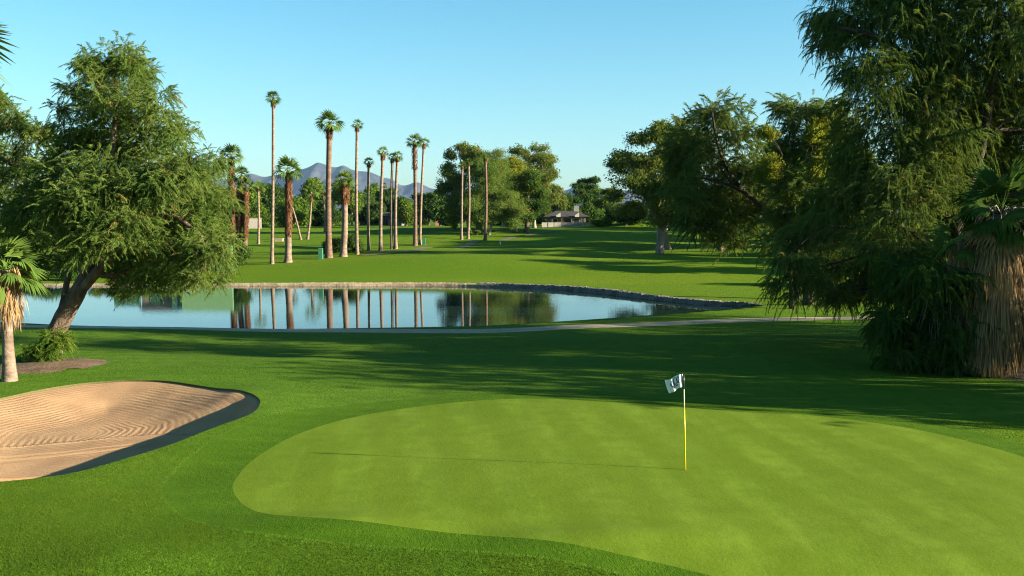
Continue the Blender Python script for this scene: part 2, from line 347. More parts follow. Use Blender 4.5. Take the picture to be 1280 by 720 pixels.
# ------------------------------------------------------------------ the ground: one triangulation split into turf, collar, green
ys = [-60, -30, -12, -4, 0, 3]; y = 5.0
while y < 300: ys.append(y); y += max(.22, .0155 * y)
while y < 10500: ys.append(y); y *= 1.12
pts = []
for j, y in enumerate(ys):
    hw = .62 * max(y, 0) + (30 if y < 60 else 40 if y < 300 else 60) ; step = max(.30, .0155 * y) if 3 <= y < 300 else max(6, .05 * abs(y))
    n = int(2 * hw / step) + 1
    xs = np.linspace(-hw, hw, n) + (step * .5 if j % 2 else 0) * .5
    pts.append(np.stack((xs, np.full(n, y)), 1))
pts = np.vstack(pts)
POND_IN = None
def offset_loop(L, d):
    t = np.roll(L, -1, 0) - np.roll(L, 1, 0); t /= np.linalg.norm(t, axis=1)[:, None] + 1e-9; n = np.stack((t[:, 1], -t[:, 0]), 1)
    area = np.sum(L[:, 0] * np.roll(L[:, 1], -1) - np.roll(L[:, 0], -1) * L[:, 1]); 
    return L + n * d * (1 if area > 0 else -1)
POND_IN = offset_loop(POND, -.5)
loops = [BUNKER, GREEN, COLLAR, POND, POND_IN, PATH]
keep = np.ones(len(pts), bool)
for L, tol in ((BUNKER, .10), (GREEN, .08), (COLLAR, .08), (POND, .25), (POND_IN, .25), (PATH, .12)):
    nearb = (pts[:, 0] > L[:, 0].min() - 1) & (pts[:, 0] < L[:, 0].max() + 1) & (pts[:, 1] > L[:, 1].min() - 1) & (pts[:, 1] < L[:, 1].max() + 1)
    idx = np.where(nearb)[0]; d = seg_dist(pts[idx, 0], pts[idx, 1], L); keep[idx[d < tol]] = False
pts = pts[keep]
allp = [pts]; edges = []; k = len(pts)
for L in loops:
    m = len(L); edges += [(k + i, k + (i + 1) % m) for i in range(m)]; allp.append(L); k += m
allp = np.vstack(allp)
cv, ce, cf, *_ = delaunay_2d_cdt([Vector((float(a), float(b))) for a, b in allp], edges, [], 0, 1e-5, False)
V2 = np.array([(v.x, v.y) for v in cv]); T = np.array([f for f in cf if len(f) == 3], dtype=np.int32)
cen = V2[T].mean(1)
inb = inside(cen[:, 0], cen[:, 1], BUNKER); ing = inside(cen[:, 0], cen[:, 1], GREEN)
inc = inside(cen[:, 0], cen[:, 1], COLLAR) & ~ing; inp = inside(cen[:, 0], cen[:, 1], PATH) & ~inside(cen[:, 0], cen[:, 1], POND)
def fill_mesh(name, tris, zfun, mat, extra=None):
    u, inv = np.unique(tris.ravel(), return_inverse=True); xy = V2[u]; z = zfun(xy[:, 0], xy[:, 1])
    me = bpy.data.meshes.new(name); n = len(tris); me.vertices.add(len(u))
    me.vertices.foreach_set('co', np.column_stack((xy, z)).astype(np.float32).ravel())
    me.loops.add(3 * n); me.loops.foreach_set('vertex_index', inv.astype(np.int32).ravel())
    me.polygons.add(n); me.polygons.foreach_set('loop_start', np.arange(0, 3 * n, 3, dtype=np.int32))
    me.polygons.foreach_set('use_smooth', np.ones(n, bool))
    if extra:
        a = me.attributes.new(extra[0], 'FLOAT', 'POINT'); a.data.foreach_set('value', extra[1](xy[:, 0], xy[:, 1]).astype(np.float32))
    me.materials.append(mat); me.update(calc_edges=True)
    o = link(bpy.data.objects.new(name, me)); return tag(o, kind='structure')
fill_mesh('grass_ground', T[~(inb | ing | inc | inp)], terr, M['rough'])
fill_mesh('green_collar', T[inc & ~inb], terr, M['collar'])
fill_mesh('putting_green', T[ing & ~inb], terr, M['green'])
fill_mesh('cart_path', T[inp], terr, M['path'])

def nfield(P, s, ph):
    q = P / s; return (np.sin(q[:, 0] * 1.9 + ph) * np.sin(q[:, 1] * 1.7 + 1.3 * ph) + np.sin(q[:, 2] * 2.3 + .7 * ph + q[:, 0]) + .7 * np.sin(q[:, 0] * 3.1 - q[:, 2] * 2.7 + 2 * ph)) / 2.7
# the sand, on a mesh of its own fine enough for the rake marks
bx0, by0 = BUNKER.min(0); bx1, by1 = BUNKER.max(0)
gx, gy = np.meshgrid(np.arange(bx0, bx1, .075), np.arange(by0, by1, .075)); gx = gx.ravel(); gy = gy.ravel()
ok = sdf(gx, gy, BUNKER) < -.05; gp = np.stack((gx[ok], gy[ok]), 1); nb = len(BUNKER)
cv, ce, cf, *_ = delaunay_2d_cdt([Vector((float(a), float(b))) for a, b in np.vstack((BUNKER, gp))], [(i, (i + 1) % nb) for i in range(nb)], [], 1, 1e-5, False)
V2 = np.array([(v.x, v.y) for v in cv]); T = np.array([f for f in cf if len(f) == 3], dtype=np.int32)
def capsule(X, Y, a, b, sq):
    d = np.array(b) - np.array(a); L = d @ d; t = np.clip(((X - a[0]) * d[0] + (Y - a[1]) * d[1]) / L, 0, 1)
    return np.sqrt((X - a[0] - t * d[0]) ** 2 + ((Y - a[1] - t * d[1]) * sq) ** 2)
ka, kb = flat(-60, 568)[:2], flat(160, 548)[:2]; kc, kd = flat(-90, 590)[:2], flat(95, 574)[:2]
def rake(X, Y):
    r1 = capsule(X, Y, ka, kb, 1.0); r2 = capsule(X, Y, kc, kd, 1.1) * .96
    r = np.where(r2 < .72, r2 + .06, r1)
    edge = -sdf(X, Y, BUNKER[::2]); r = np.where(r1 > 2.6, 20 + edge, r)
    return r
def sand_full(X, Y):
    z = sand_z(X, Y); r1 = capsule(X, Y, ka, kb, 1.0); r2 = capsule(X, Y, kc, kd, 1.1) * .96
    z = z + .010 * nfield(np.stack((X, Y, X * 0), 1), .55, 1.0) + .0048 * np.sin(2 * math.pi * (rake(X, Y) + .05 * np.sin(X * 1.3 + Y)) / .27) * np.clip(nfield(np.stack((X, Y, X * 0), 1), 1.7, .6) * 1.1 + .45, .0, 1) * sstep(.5, 2.4, seg_dist(X, Y, LIP_NEAR[::2], False)) * sstep(.2, .8, -sdf(X, Y, BUNKER[::2]))
    for q, w, h in ((r1 - 1.15, .09, .045), (r1 - 1.45, .07, -.03), (r2 - .72, .08, .05), (r2 - .5, .06, -.03), (r1 - 2.6, .08, .03)):
        z = z + h * np.exp(-(q / w) ** 2)
    return z
fill_mesh('bunker_sand', T, sand_full, M['sand'], ('rake', rake))
lip = MB(); Lz = terr(BUNKER[:, 0], BUNKER[:, 1]); Ls = Lz - .30
inn = offset_loop(BUNKER, -.015)
vv = [(BUNKER[i][0], BUNKER[i][1], Lz[i]) for i in range(nb)] + [(inn[i][0], inn[i][1], Ls[i]) for i in range(nb)]
lip.add(vv, [(i, (i + 1) % nb, nb + (i + 1) % nb, nb + i) for i in range(nb)])
tag(lip.build('bunker_lip', M['lip'], smooth=True), kind='structure')

# water sheet, its edges buried in the banks
WZ = -.22
wl = offset_loop(POND, .15); wc, _, wf, *_ = delaunay_2d_cdt([Vector((float(a), float(b))) for a, b in wl], [(i, (i + 1) % len(wl)) for i in range(len(wl))], [], 1, 1e-5, False)
tag(MB().add([(v.x, v.y, WZ) for v in wc], [tuple(f) for f in wf]).build('pond_water', M['water']), kind='structure')
# dirt patches
def dirt(name, px, rx, ry, dz=.012):
    g = ground(*px); mb = MB(); n = 40; V = [(g[0], g[1], 0)]; rings = 6
    for j in range(1, rings + 1):
        for i in range(n):
            a = 2 * math.pi * i / n; q = j / rings * (1 + .16 * math.sin(3 * a + 1) + .10 * math.sin(5 * a + 2.3) + .05 * math.sin(11 * a)) 
            V.append((g[0] + rx * q * math.cos(a), g[1] + ry * q * math.sin(a), 0))
    V = np.array(V); rr = np.hypot((V[:, 0] - g[0]) / rx, (V[:, 1] - g[1]) / ry)
    V[:, 2] = terr(V[:, 0], V[:, 1]) + np.where(rr < .9, dz + .10 * np.clip(.9 - rr, 0, 1), -.03)
    Fc = [(0, 1 + i, 1 + (i + 1) % n) for i in range(n)] + [(1 + j * n + i, 1 + (j + 1) * n + i, 1 + (j + 1) * n + (i + 1) % n, 1 + j * n + (i + 1) % n) for j in range(rings - 1) for i in range(n)]
    tag(mb.add(V, Fc).build(name, M['dirt'], smooth=True), kind='structure')
dirt('dirt_patch', (62, 456), 2.3, 2.2); dirt('dirt_patch', (1290, 466), 2.6, 2.0)

# the narrow far path winding up the fairway
c = smooth_loop([ground(x, y)[:2] for x, y in [(452, 320), (490, 315.5), (530, 310.5), (590, 303.5), (640, 297), (668, 292.5), (700, 288)]], 14, False); ol = strip_outline(c, .75); h_ = len(c)
zz = terr(ol[:, 0], ol[:, 1]) + .06
mb = MB().add(np.column_stack((ol, zz)), [(i, i + 1, 2 * h_ - 2 - i, 2 * h_ - 1 - i) for i in range(h_ - 1)])
tag(mb.build('far_path', M['worn_path'], smooth=True), kind='structure')

# stone edging of the far bank
def edging(name, i0, i1, mat, label, lump, w=.55, h=.10):
    c = POND[i0:i1]; c = smooth_loop(c, 6, closed=False); o = offset_loop(POND, -1); t = np.gradient(c, axis=0); t /= np.linalg.norm(t, axis=1)[:, None]
    nrm = np.stack((-t[:, 1], t[:, 0]), 1)                       # outward from the water for a clockwise far bank
    if sdf(np.array([c[5, 0] + nrm[5, 0]]), np.array([c[5, 1] + nrm[5, 1]]), POND)[0] < 0: nrm = -nrm
    prof = [(-.40, -1.1), (-.34, -.5), (-.22, -.10), (-.05, h), (.20, h + .03), (w, h - .02), (w + .12, -.25)]
    V = []; base = terr0(c[:, 0], c[:, 1])
    for i in range(len(c)):
        for k, (a, z) in enumerate(prof):
            j = random.uniform(-lump, lump); q = c[i] + nrm[i] * (a + j * .8)
            V.append((q[0], q[1], base[i] + z + (j if 0 < k < 6 else 0)))
    n = len(prof); Fc = [(i * n + k, (i + 1) * n + k, (i + 1) * n + k + 1, i * n + k + 1) for i in range(len(c) - 1) for k in range(n - 1)]
    o = MB().add(V, Fc).build(name, mat, smooth=False); return tag(o, label, 'edging')
edging('pond_kerb', 0, 6 * 6 + 2, M['kerb'], 'low tan stone kerb along the straight far edge of the pond', .025, .40, .0)
edging('rock_edging', 6 * 6, 12 * 6 + 2, M['rock'], 'dark grey rock edging curving round the right end of the pond', .05, .60, .05)

# mountains
sk = [(120, 236), (220, 232), (300, 220), (313, 218), (344, 217), (362, 214), (379, 210), (396, 203.5), (404, 205), (413, 204), (423, 206), (429, 206.5), (438, 212), (450, 213), (473, 217.5), (490, 223), (500, 228), (520, 229), (534, 231), (560, 238), (620, 243), (700, 238), (715, 232), (740, 234), (790, 240), (900, 246), (1000, 250)]
MY = 11000.0
mx = np.array([at(p[0], p[1], MY)[0] for p in sk]); mz = np.array([at(p[0], p[1], MY)[2] for p in sk])
nx, ny = 420, 80; X = np.linspace(mx[0], mx[-1], nx); Yv = np.linspace(MY - 1900, MY + 1900, ny); GX, GY = np.meshgrid(X, Yv)
tt = (GY - MY) / 1900; H0 = np.interp(GX, mx, mz) + 14 * np.sin(GX / 95 + 1.3 * np.sin(GX / 160)) + 9 * np.sin(GX / 41 + 2)
fz = np.zeros_like(GX)
for k in range(1, 7):
    fz += np.abs(np.sin(GX / (700 / 1.7 ** k) + k * 1.7 + .8 * np.sin(GY / (800 / 1.6 ** k) + k))) * .8 ** k
fz = fz / fz.max()
Z = H0 * np.clip(1 - np.abs(tt) ** 1.1, 0, 1) * (1 - .45 * fz * np.clip(np.abs(tt) * 3, 0, 1)) - 3
mb = MB().add(np.column_stack((GX.ravel(), GY.ravel(), Z.ravel())), [(j * nx + i, j * nx + i + 1, (j + 1) * nx + i + 1, (j + 1) * nx + i) for j in range(ny - 1) for i in range(nx - 1)])
M['mountain'] = mat_rough('haze tinted rock', (.022, .025, .030), (.042, .044, .048), .005, .5, 16, fine=4)  # blue of the distant haze is mixed into the rock colour
tag(mb.build('mountain_range', M['mountain'], smooth=True), kind='structure')
# air
def mat_haze():
    m, n, out = nmat('haze'); v = n.nodes.new("ShaderNodeVolumePrincipled"); v.inputs['Density'].default_value = 2.0e-5
    v.inputs['Color'].default_value = (.27, .45, .76, 1); v.inputs['Anisotropy'].default_value = 0.0; n.links.new(v.outputs[0], out.inputs['Volume']); m.cycles.homogeneous_volume = True; return m
HAZE = True
if HAZE:
    hz = MB().box(-8600, 8600, -140, 13500, -5.6, 900).build('haze', mat_haze()); tag(hz, kind='stuff')

# ------------------------------------------------------------------ foliage
def feather(n, pitch, droop, lead=.30, wid=.034):
    """a plume of thin needles along a drooping twig of length 1, along +X"""
    T = []; 
    for i in range(n):
        s = (i + .5) / n; x = s * math.cos(pitch); z = s * math.sin(pitch) - droop * s * s
        side = random.choice((-1, 1)); a = side * random.uniform(.25, 1.1); el = pitch - 2 * droop * s * .6 + random.uniform(-.5, .35)
        d = np.array((math.cos(a) * math.cos(el), math.sin(a) * math.cos(el), math.sin(el) - .35)); d /= np.linalg.norm(d)
        L = lead * random.uniform(.6, 1.2) * (1.1 - .5 * s); p = np.array((x, random.uniform(-.03, .03), z))
        w = np.cross(d, np.array((random.uniform(-1, 1), random.uniform(-1, 1), random.uniform(-1, 1)))); w *= wid / (np.linalg.norm(w) + 1e-6)
        T.append((p + w * .5, p - w * .5 + d * L * .3, p + d * L + np.array((0, 0, -.25 * L * L))))
    return np.array(T)
def clump(n, size=.16, flat_=.75, hang=.3):
    T = []
    for i in range(n):
        v = RNG.normal(size=3); v /= np.linalg.norm(v); p = v * (RNG.random() ** .45) * np.array((.5, .5, .5 * flat_))
        d = RNG.normal(size=3) + np.array((0, 0, -hang * 2)); d /= np.linalg.norm(d); w = np.cross(d, RNG.normal(size=3)); w /= np.linalg.norm(w) + 1e-6
        L = size * random.uniform(.7, 1.3); T.append((p - w * L * .30, p + w * L * .30 + d * L * .15, p + d * L))
    return np.array(T)
TPL = {'feather': [feather(64, p, dr) for p in (1.1, .7, .35, 0.0, -.4, -.8) for dr in (.25, .5)],
       'hang': [feather(64, p, dr, .34) for p in (.5, .1, -.5, -1.0) for dr in (.45, .8)],
       'clump': [clump(46) for _ in range(6)], 'clump_big': [clump(34, .24) for _ in range(6)], 'clump_hang': [clump(44, .20, 1.3, 1.1) for _ in range(6)],
       'clump_fine': [clump(80, .10) for _ in range(6)]}
def scatter(P, dirs, kind, size, jit=.25):
    tp = TPL[kind]; n = len(P); k = RNG.integers(0, len(tp), n)
    yaw = np.arctan2(dirs[:, 1], dirs[:, 0]) + RNG.normal(size=n) * .7; sc = size * (1 + jit * RNG.normal(size=n)).clip(.5, 1.7)
    tint = np.clip(.45 + .35 * nfield(P, 1.6 * size, 2.0) + .18 * RNG.normal(size=n), 0, .9); tint[RNG.random(n) < .03] = 1.0
    out = []; tn = []
    for j in range(len(tp)):
        m = k == j
        if not m.any(): continue
        c, s = np.cos(yaw[m]), np.sin(yaw[m]); t = tp[j]
        x = t[None, :, :, 0] * c[:, None, None] - t[None, :, :, 1] * s[:, None, None]; y_ = t[None, :, :, 0] * s[:, None, None] + t[None, :, :, 1] * c[:, None, None]
        z = np.broadcast_to(t[None, :, :, 2], x.shape)
        v = np.stack((x, y_, z), -1) * sc[m][:, None, None, None] + P[m][:, None, None, :]
        out.append(v.reshape(-1, 3, 3)); tn.append(np.clip(np.repeat(tint[m], len(t)) + .06 * RNG.normal(size=m.sum() * len(t)), 0, 1))
    return np.vstack(out), np.concatenate(tn)
def blob_points(c, rad, n, gap=.0, ph=0.0, shell=2.4, per=30):
    """points gathered in tufts round the shell of an ellipsoid, so the crown has lumps and holes"""
    m = max(2, int(n / per)); d0 = RNG.normal(size=(m, 3)); d0 /= np.linalg.norm(d0, axis=1)[:, None]
    q0 = d0 * (RNG.random(m) ** (1 / shell))[:, None]; k = RNG.integers(0, m, n)
    q = q0[k] + RNG.normal(size=(n, 3)) * .27 * np.array((1, 1, .62)); P = c[None] + q * rad[None]
    d = q / (np.linalg.norm(q, axis=1)[:, None] + 1e-6)
    kk = nfield(P, max(.6, rad.mean() * .42), ph) > gap - .75
    return P[kk], d[kk]
def limb(mb, a, b, r0, r1, sag=.12, seg=6, n=7):
    a = np.array(a, float); b = np.array(b, float); L = np.linalg.norm(b - a); t = np.linspace(0, 1, n)[:, None]
    P = a * (1 - t) + b * t + np.sin(t * math.pi) * np.array((0, 0, sag * L)) + np.sin(t * math.pi) * RNG.normal(size=(n, 3)) * L * .035
    mb.tube(P, np.linspace(r0, r1, n), seg, .08)
    return P
DENS = 4.2
def tree(name, label, cat, base, trunks, blobs, kind, size, dens, leafm, barkm='bark', spread=0.0, gap=0.0, group=None, trunk_r=(.3, .12), depth_k=1.1, shell=2.4, nlimb=3, seg=8, crown_extra=None):
    """base: world point; trunks: lists of world points; blobs: (px, py, rx, ry[, dy]) seen at the base's distance + dy"""
    base = np.array(base, float); root = empty(name, base, label, cat, group); tm = MB(); nodes = []
    for ti, tk in enumerate(trunks):
        P = smooth_loop([np.array(p, float) for p in tk], 5, closed=False); r = trunk_r[1] + (trunk_r[0] * (1 if ti == 0 else .5) - trunk_r[1]) * np.linspace(1, 0, len(P)) ** 1.3
        if ti == 0: r[:4] *= np.array((1.35, 1.2, 1.08, 1.02))
        tm.tube(P, r, seg, .07); nodes += [(p, q) for p, q in zip(P, r)][3:]
    NP = np.array([p for p, _ in nodes]); NR = np.array([q for _, q in nodes]); PP = []; DD = []
    for bi, b in enumerate(blobs):
        dy = b[4] if len(b) > 4 else random.uniform(-spread, spread); Yb = base[1] + dy; c = at(b[0], b[1], Yb); s = Yb / F
        rad = np.array((b[2] * s, (b[2] + b[3]) * .5 * s * depth_k, b[3] * s))
        n = max(3, int(DENS * dens * (b[2] * b[3]) * s * s / (size * size) * 4))
        p, d = blob_points(c, rad, n, gap, bi * 1.3, shell); PP.append(p); DD.append(d)
        dist = np.linalg.norm(NP - c[None], axis=1) + 1.5 * np.clip(NP[:, 2] - c[2], 0, None); k = int(np.argmin(dist))
        P = limb(tm, NP[k], c, min(NR[k] * .5, .03 + .014 * np.linalg.norm(NP[k] - c)), .02)
        for q in range(nlimb):
            if len(p): limb(tm, P[random.randint(3, 5)], p[random.randrange(len(p))], .022, .008, .05, 4, 4)
    PP = np.vstack(PP); DD = np.vstack(DD); V, t = scatter(PP, DD, kind, size)
    tm.build('trunk', M[barkm], root, True, base); tri_object('crown', V, t, M[leafm], root, base)
    return root

# ------------------------------------------------------------------ palms
def frond(n, petiole, L, droop, width, fold=.25, span=1.25):
    T = []; 
    pw = .035
    T += [(np.array((0, pw, 0)), np.array((0, -pw, 0)), np.array((petiole, 0, 0)))]
    o = np.array((petiole, 0, 0))
    for i in range(n):
        a = -span + 2 * span * i / (n - 1); l = L * (1 - .25 * (abs(a) / span) ** 2) * random.uniform(.9, 1.08)
        d = np.array((math.cos(a), math.sin(a), -fold * abs(math.sin(a)))); e = np.array((-math.sin(a), math.cos(a), 0))
        m = o + d * l * .55; tip = o + d * l + np.array((0, 0, -droop * l * random.uniform(.6, 1.4)))
        T += [(o, m + e * width, m - e * width), (m + e * width, tip, m - e * width)]
    return np.array(T)
def palm_crown(top, rad, n, lo=-.45, hi=1.45, leaf=13, dead=False):
    """fan fronds all round a palm's top, reach = rad"""
    V = []; tn = []
    for i in range(n):
        u = (i + random.random()) / n; el = hi + (lo - hi) * u ** .85; yaw = i * 2.399 + random.uniform(-.3, .3)
        pet = rad * random.uniform(.40, .52); L = rad * random.uniform(.48, .62)
        t = frond(leaf, pet, L, .12 + .30 * u, L * (.045 + .05 * 13 / leaf * .5)); p = t.reshape(-1, 3).copy()
        roll = random.uniform(-.6, .6); c, s = math.cos(roll), math.sin(roll); p = np.column_stack((p[:, 0], p[:, 1] * c - p[:, 2] * s, p[:, 1] * s + p[:, 2] * c))
        c, s = math.cos(el), math.sin(el); p = np.column_stack((p[:, 0] * c - p[:, 2] * s, p[:, 1], p[:, 0] * s + p[:, 2] * c))
        p[:, 2] -= .10 * (p[:, 0] ** 2) / max(rad, .1)
        c, s = math.cos(yaw), math.sin(yaw); p = np.column_stack((p[:, 0] * c - p[:, 1] * s, p[:, 0] * s + p[:, 1] * c, p[:, 2]))
        V.append(p.reshape(-1, 3, 3) + np.asarray(top)[None, None]); tn.append(np.clip(np.full(len(t), random.uniform(.1, .8)) + .05 * RNG.normal(size=len(t)), 0, .88))
    return np.vstack(V), np.concatenate(tn)
def boots(axis, z0, z1, r0, r1, n, L, flare):
    """old leaf bases and dead thatch hugging the trunk between z0 and z1; axis(z) gives its centre"""
    V = []; 
    for i in range(n):
        z = random.uniform(z0, z1); u = (z - z0) / (z1 - z0); a = random.uniform(0, 2 * math.pi); r = r0 + (r1 - r0) * u; c = axis(z)
        o = np.array((math.cos(a), math.sin(a), 0)); e = np.array((-math.sin(a), math.cos(a), 0)); p = c + o * r * random.uniform(.72, .98); l = L * random.uniform(.6, 1.3)
        w = l * random.uniform(.10, .22); q = p + o * flare * l * random.uniform(.4, 1.2) + np.array((0, 0, -l)) + e * random.uniform(-.2, .2) * l
        V.append((p + e * w, p - e * w, q))
    return np.array(V), np.clip(RNG.normal(.45, .28, n), 0, 1)
def palm(name, label, base, toppx, top_py, trunk_px, crown_px, nfr=21, skirt=None, bootm='boots', group='slender fan palms on the lawn', barkm='bark_palm', leaf='leaf_palm', lo=-.45, curve=0.0, bulge=1.0):
    """base world; the crown's middle is at pixel (toppx, top_py); widths in pixels; skirt = (from, to, width factor) as fractions of the height"""
    base = np.array(base, float); s = base[1] / F; top = at(toppx, top_py, base[1]); h = top[2] - base[2]; r = trunk_px * s * .46
    root = empty(name, base, label, 'palm tree', group)
    cv_ = curve or random.uniform(-1.6, 1.6)
    def axis(z):
        u = (z - base[2]) / h; p = base + (top - base) * u; p[0] += cv_ * s * math.sin(u * math.pi); return p
    zs = base[2] + h * np.array((-.02, 0, .02, .06, .15, .3, .45, .6, .75, .9, .97, 1.0)); rs = r * np.array((1.75, 1.6, 1.38, 1.18, 1.06, 1.0, .95, .92, .9, .9, 1.0, .6))
    MB().tube([axis(z) for z in zs], rs, 9, .05).build('trunk', M[barkm], root, True, base)
    if skirt is None: skirt = (.955, .995, 1.5)
    V, t = boots(axis, base[2] + h * skirt[0], base[2] + h * skirt[1], r * skirt[2] * .85, r * skirt[2] * bulge, int(80 + 1800 * (skirt[1] - skirt[0])), max(.26, r * 1.0), .45)
    tri_object('leaf_bases', V, t, M[bootm], root, base)
    V, t = palm_crown(top, crown_px * s * .5 * 1.22, int(nfr * .85), lo, leaf=9); tri_object('crown', V, t, M[leaf], root, base)
    return root

# ================================================================== trees
def W(px, py, Y): return at(px, py, Y)
def base_at(x, y): return np.array((x, y, ground_z(x, y)))

# ---- large left tamarisk
bl = ground(58, 447); YL = bl[1]
tk1 = [bl + (0, 0, -.3), W(75, 405, YL), W(100, 360, YL), W(118, 320, YL + .5), W(130, 260, YL + .5), W(140, 190, YL), W(145, 120, YL), W(140, 70, YL)]
tk2 = [W(64, 432, YL + .1), W(73, 405, YL + .3), W(80, 375, YL + .6), W(86, 335, YL + .9), W(94, 290, YL + 1.2), W(100, 230, YL + 1.5)]
tk3 = [W(95, 370, YL), W(130, 330, YL - .5), W(165, 290, YL - 1), W(200, 265, YL - 1.5), W(240, 285, YL - 2), W(265, 310, YL - 2)]
tk4 = [W(108, 345, YL), W(100, 290, YL + 1), W(160, 200, YL + 1), W(190, 140, YL + .6)]
LEFT = [(133, 78, 22, 25), (157, 78, 18, 28), (112, 88, 13, 20), (98, 82, 7, 6), (175, 98, 18, 25), (145, 120, 45, 30), (88, 115, 16, 12), (70, 138, 12, 8), (200, 132, 16, 20), (188, 165, 38, 30),
        (130, 170, 48, 35), (88, 182, 28, 28), (232, 160, 9, 15), (235, 198, 26, 28), (265, 215, 17, 22), (150, 220, 55, 35), (210, 230, 45, 35), (80, 225, 40, 35), (252, 262, 34, 35), (190, 280, 50, 35), (120, 270, 50, 35),
        (260, 312, 28, 32), (215, 322, 38, 30), (170, 325, 24, 26), (150, 345, 12, 22), (45, 265, 32, 38), (190, 350, 14, 16), (250, 345, 16, 14), (215, 350, 26, 15), (165, 358, 13, 11), (272, 338, 16, 20), (112, 300, 40, 24, -2.6), (155, 288, 40, 30, -2.6), (92, 262, 34, 24, -2.6), (132, 238, 40, 30, -2.6), (185, 235, 36, 30, -2.6), (20, 338, 24, 12, 2.5), (82, 332, 16, 10, 1.5), (30, 320, 25, 20), (100, 310, 25, 15)]
tree('tamarisk_tree', 'large feathery tamarisk with a leaning forked trunk on the near left shore of the pond', 'tree', bl, [tk1, tk2, tk3, tk4], LEFT, 'feather', .44, 8.0, 'leaf_tam', 'bark', 2.6, .02, trunk_r=(.44, .05), group='feathery tamarisk trees', seg=12, nlimb=4)
bf = ground(-70, 440) + (0, 4, 0)
YF = bf[1]
tree('tamarisk_tree', 'feathery tamarisk at the left picture edge, mostly cut off, with a bare brown limb', 'tree', base_at(bf[0], YF),
     [[base_at(bf[0], YF), W(-70, 350, YF), W(-75, 260, YF), W(-60, 180, YF), W(-50, 120, YF)], [W(-72, 270, YF), W(-30, 192, YF), W(0, 197, YF), W(18, 208, YF)], [W(-62, 190, YF), W(-20, 165, YF), W(5, 158, YF), W(30, 152, YF)]],
     [(14, 128, 12, 20), (14, 150, 25, 24), (40, 168, 22, 18), (8, 205, 25, 26), (30, 240, 30, 35), (0, 280, 35, 40), (-60, 140, 50, 50), (-80, 220, 60, 60), (-30, 180, 40, 40), (-50, 290, 50, 40), (55, 205, 14, 18)],
     'feather', .54, 6.0, 'leaf_tam', 'bark', 2.0, .08, trunk_r=(.4, .10), group='feathery tamarisk trees')
sh = ground(68, 452)
tree('tamarisk_shrub', 'small bushy green tamarisk shrub at the foot of the leaning left trunk', 'shrub', sh, [[sh, sh + (0, 0, .5), sh + (.05, 0, 1.0)]],
     [(68, 438, 18, 16), (66, 424, 13, 12), (78, 428, 9, 10), (60, 443, 12, 10), (35, 443, 12, 8)], 'feather', .36, 9, 'leaf_mid', 'bark', .3, -.3, trunk_r=(.05, .02))

# ---- right-hand group
YR = 43.0; br = base_at(*W(1195, 440, YR)[:2])
R1 = [br, W(1200, 400, YR), W(1198, 330, YR), W(1192, 255, YR), W(1185, 170, YR), W(1172, 110, YR), W(1150, 60, YR + 1), W(1130, 0, YR + 1), W(1130, -70, YR + 1)]
R2 = [W(1194, 270, YR), W(1225, 190, YR - 1), W(1240, 100, YR - 1), W(1250, 0, YR - 1), W(1250, -80, YR)]
R3 = [W(1198, 360, YR), W(1170, 320, YR - 1), W(1140, 290, YR - 2), W(1110, 280, YR - 2)]
R4 = [W(1172, 120, YR), W(1130, 70, YR - 1), W(1090, 45, YR - 2), W(1050, 35, YR - 2)]
RB = [(1035, 42, 30, 26), (1062, 22, 45, 30), (1120, 20, 55, 45), (1190, 15, 60, 50), (1260, 20, 55, 55), (1085, 85, 42, 38), (1150, 90, 55, 50), (1220, 95, 60, 60), (1290, 110, 55, 65), (1105, 150, 50, 45), (1170, 170, 55, 55), (1240, 170, 60, 55),
      (1085, 215, 50, 40), (1150, 240, 55, 45), (1225, 235, 50, 38), (1055, 265, 45, 38), (1120, 290, 55, 38), (1015, 300, 40, 32), (985, 318, 30, 22), (1000, 350, 30, 22), (1055, 340, 45, 32), (1050, 372, 28, 16), (1105, 340, 40, 30), (1290, 240, 50, 45),
      (1150, -50, 80, 55), (1240, -60, 80, 60), (1070, -20, 40, 32), (1360, 40, 70, 80), (1370, 170, 60, 80), (1340, -70, 60, 50), (1350, 290, 60, 50), (1348, 40, 50, 55, -7), (1352, 150, 50, 50, -7), (1362, 250, 48, 40, -7)]  # lobes out of view past the right edge, added for the shade they cast
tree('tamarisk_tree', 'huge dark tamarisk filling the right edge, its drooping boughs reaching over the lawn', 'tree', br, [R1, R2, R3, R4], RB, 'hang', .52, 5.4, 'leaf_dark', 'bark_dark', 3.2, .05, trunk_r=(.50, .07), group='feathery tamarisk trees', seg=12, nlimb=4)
bv = ground(1150, 462)
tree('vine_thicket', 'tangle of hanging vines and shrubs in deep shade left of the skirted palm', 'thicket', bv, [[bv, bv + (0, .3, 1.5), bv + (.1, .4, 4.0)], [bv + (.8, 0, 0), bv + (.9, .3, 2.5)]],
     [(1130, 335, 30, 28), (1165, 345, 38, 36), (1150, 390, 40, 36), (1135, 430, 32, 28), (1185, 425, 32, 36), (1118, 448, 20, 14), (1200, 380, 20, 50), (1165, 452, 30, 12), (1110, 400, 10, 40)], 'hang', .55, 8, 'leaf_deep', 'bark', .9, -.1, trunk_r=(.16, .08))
tw = MB()
for i in range(22):
    x0 = random.uniform(1150, 1208); y0 = random.uniform(350, 395); x1 = x0 + random.uniform(-26, 14); Yt = bv[1] - 1.15 + random.uniform(-.3, .25); l = random.uniform(12, 62)
    P = [W(x0, y0, Yt), W(x0 * .4 + x1 * .6 + random.uniform(-8, 8), y0 + l * .25, Yt - .2), W(x1, y0 + l, Yt - .1)]
    tw.tube(smooth_loop(P, 5, False), np.linspace(.015, .005, 11), 5)
tw.tube([bv + (.2, -.9, 0), bv + (.15, -1.2, 1.2), W(1170, 370, bv[1] - 1.1)], (.03, .025, .02), 5)
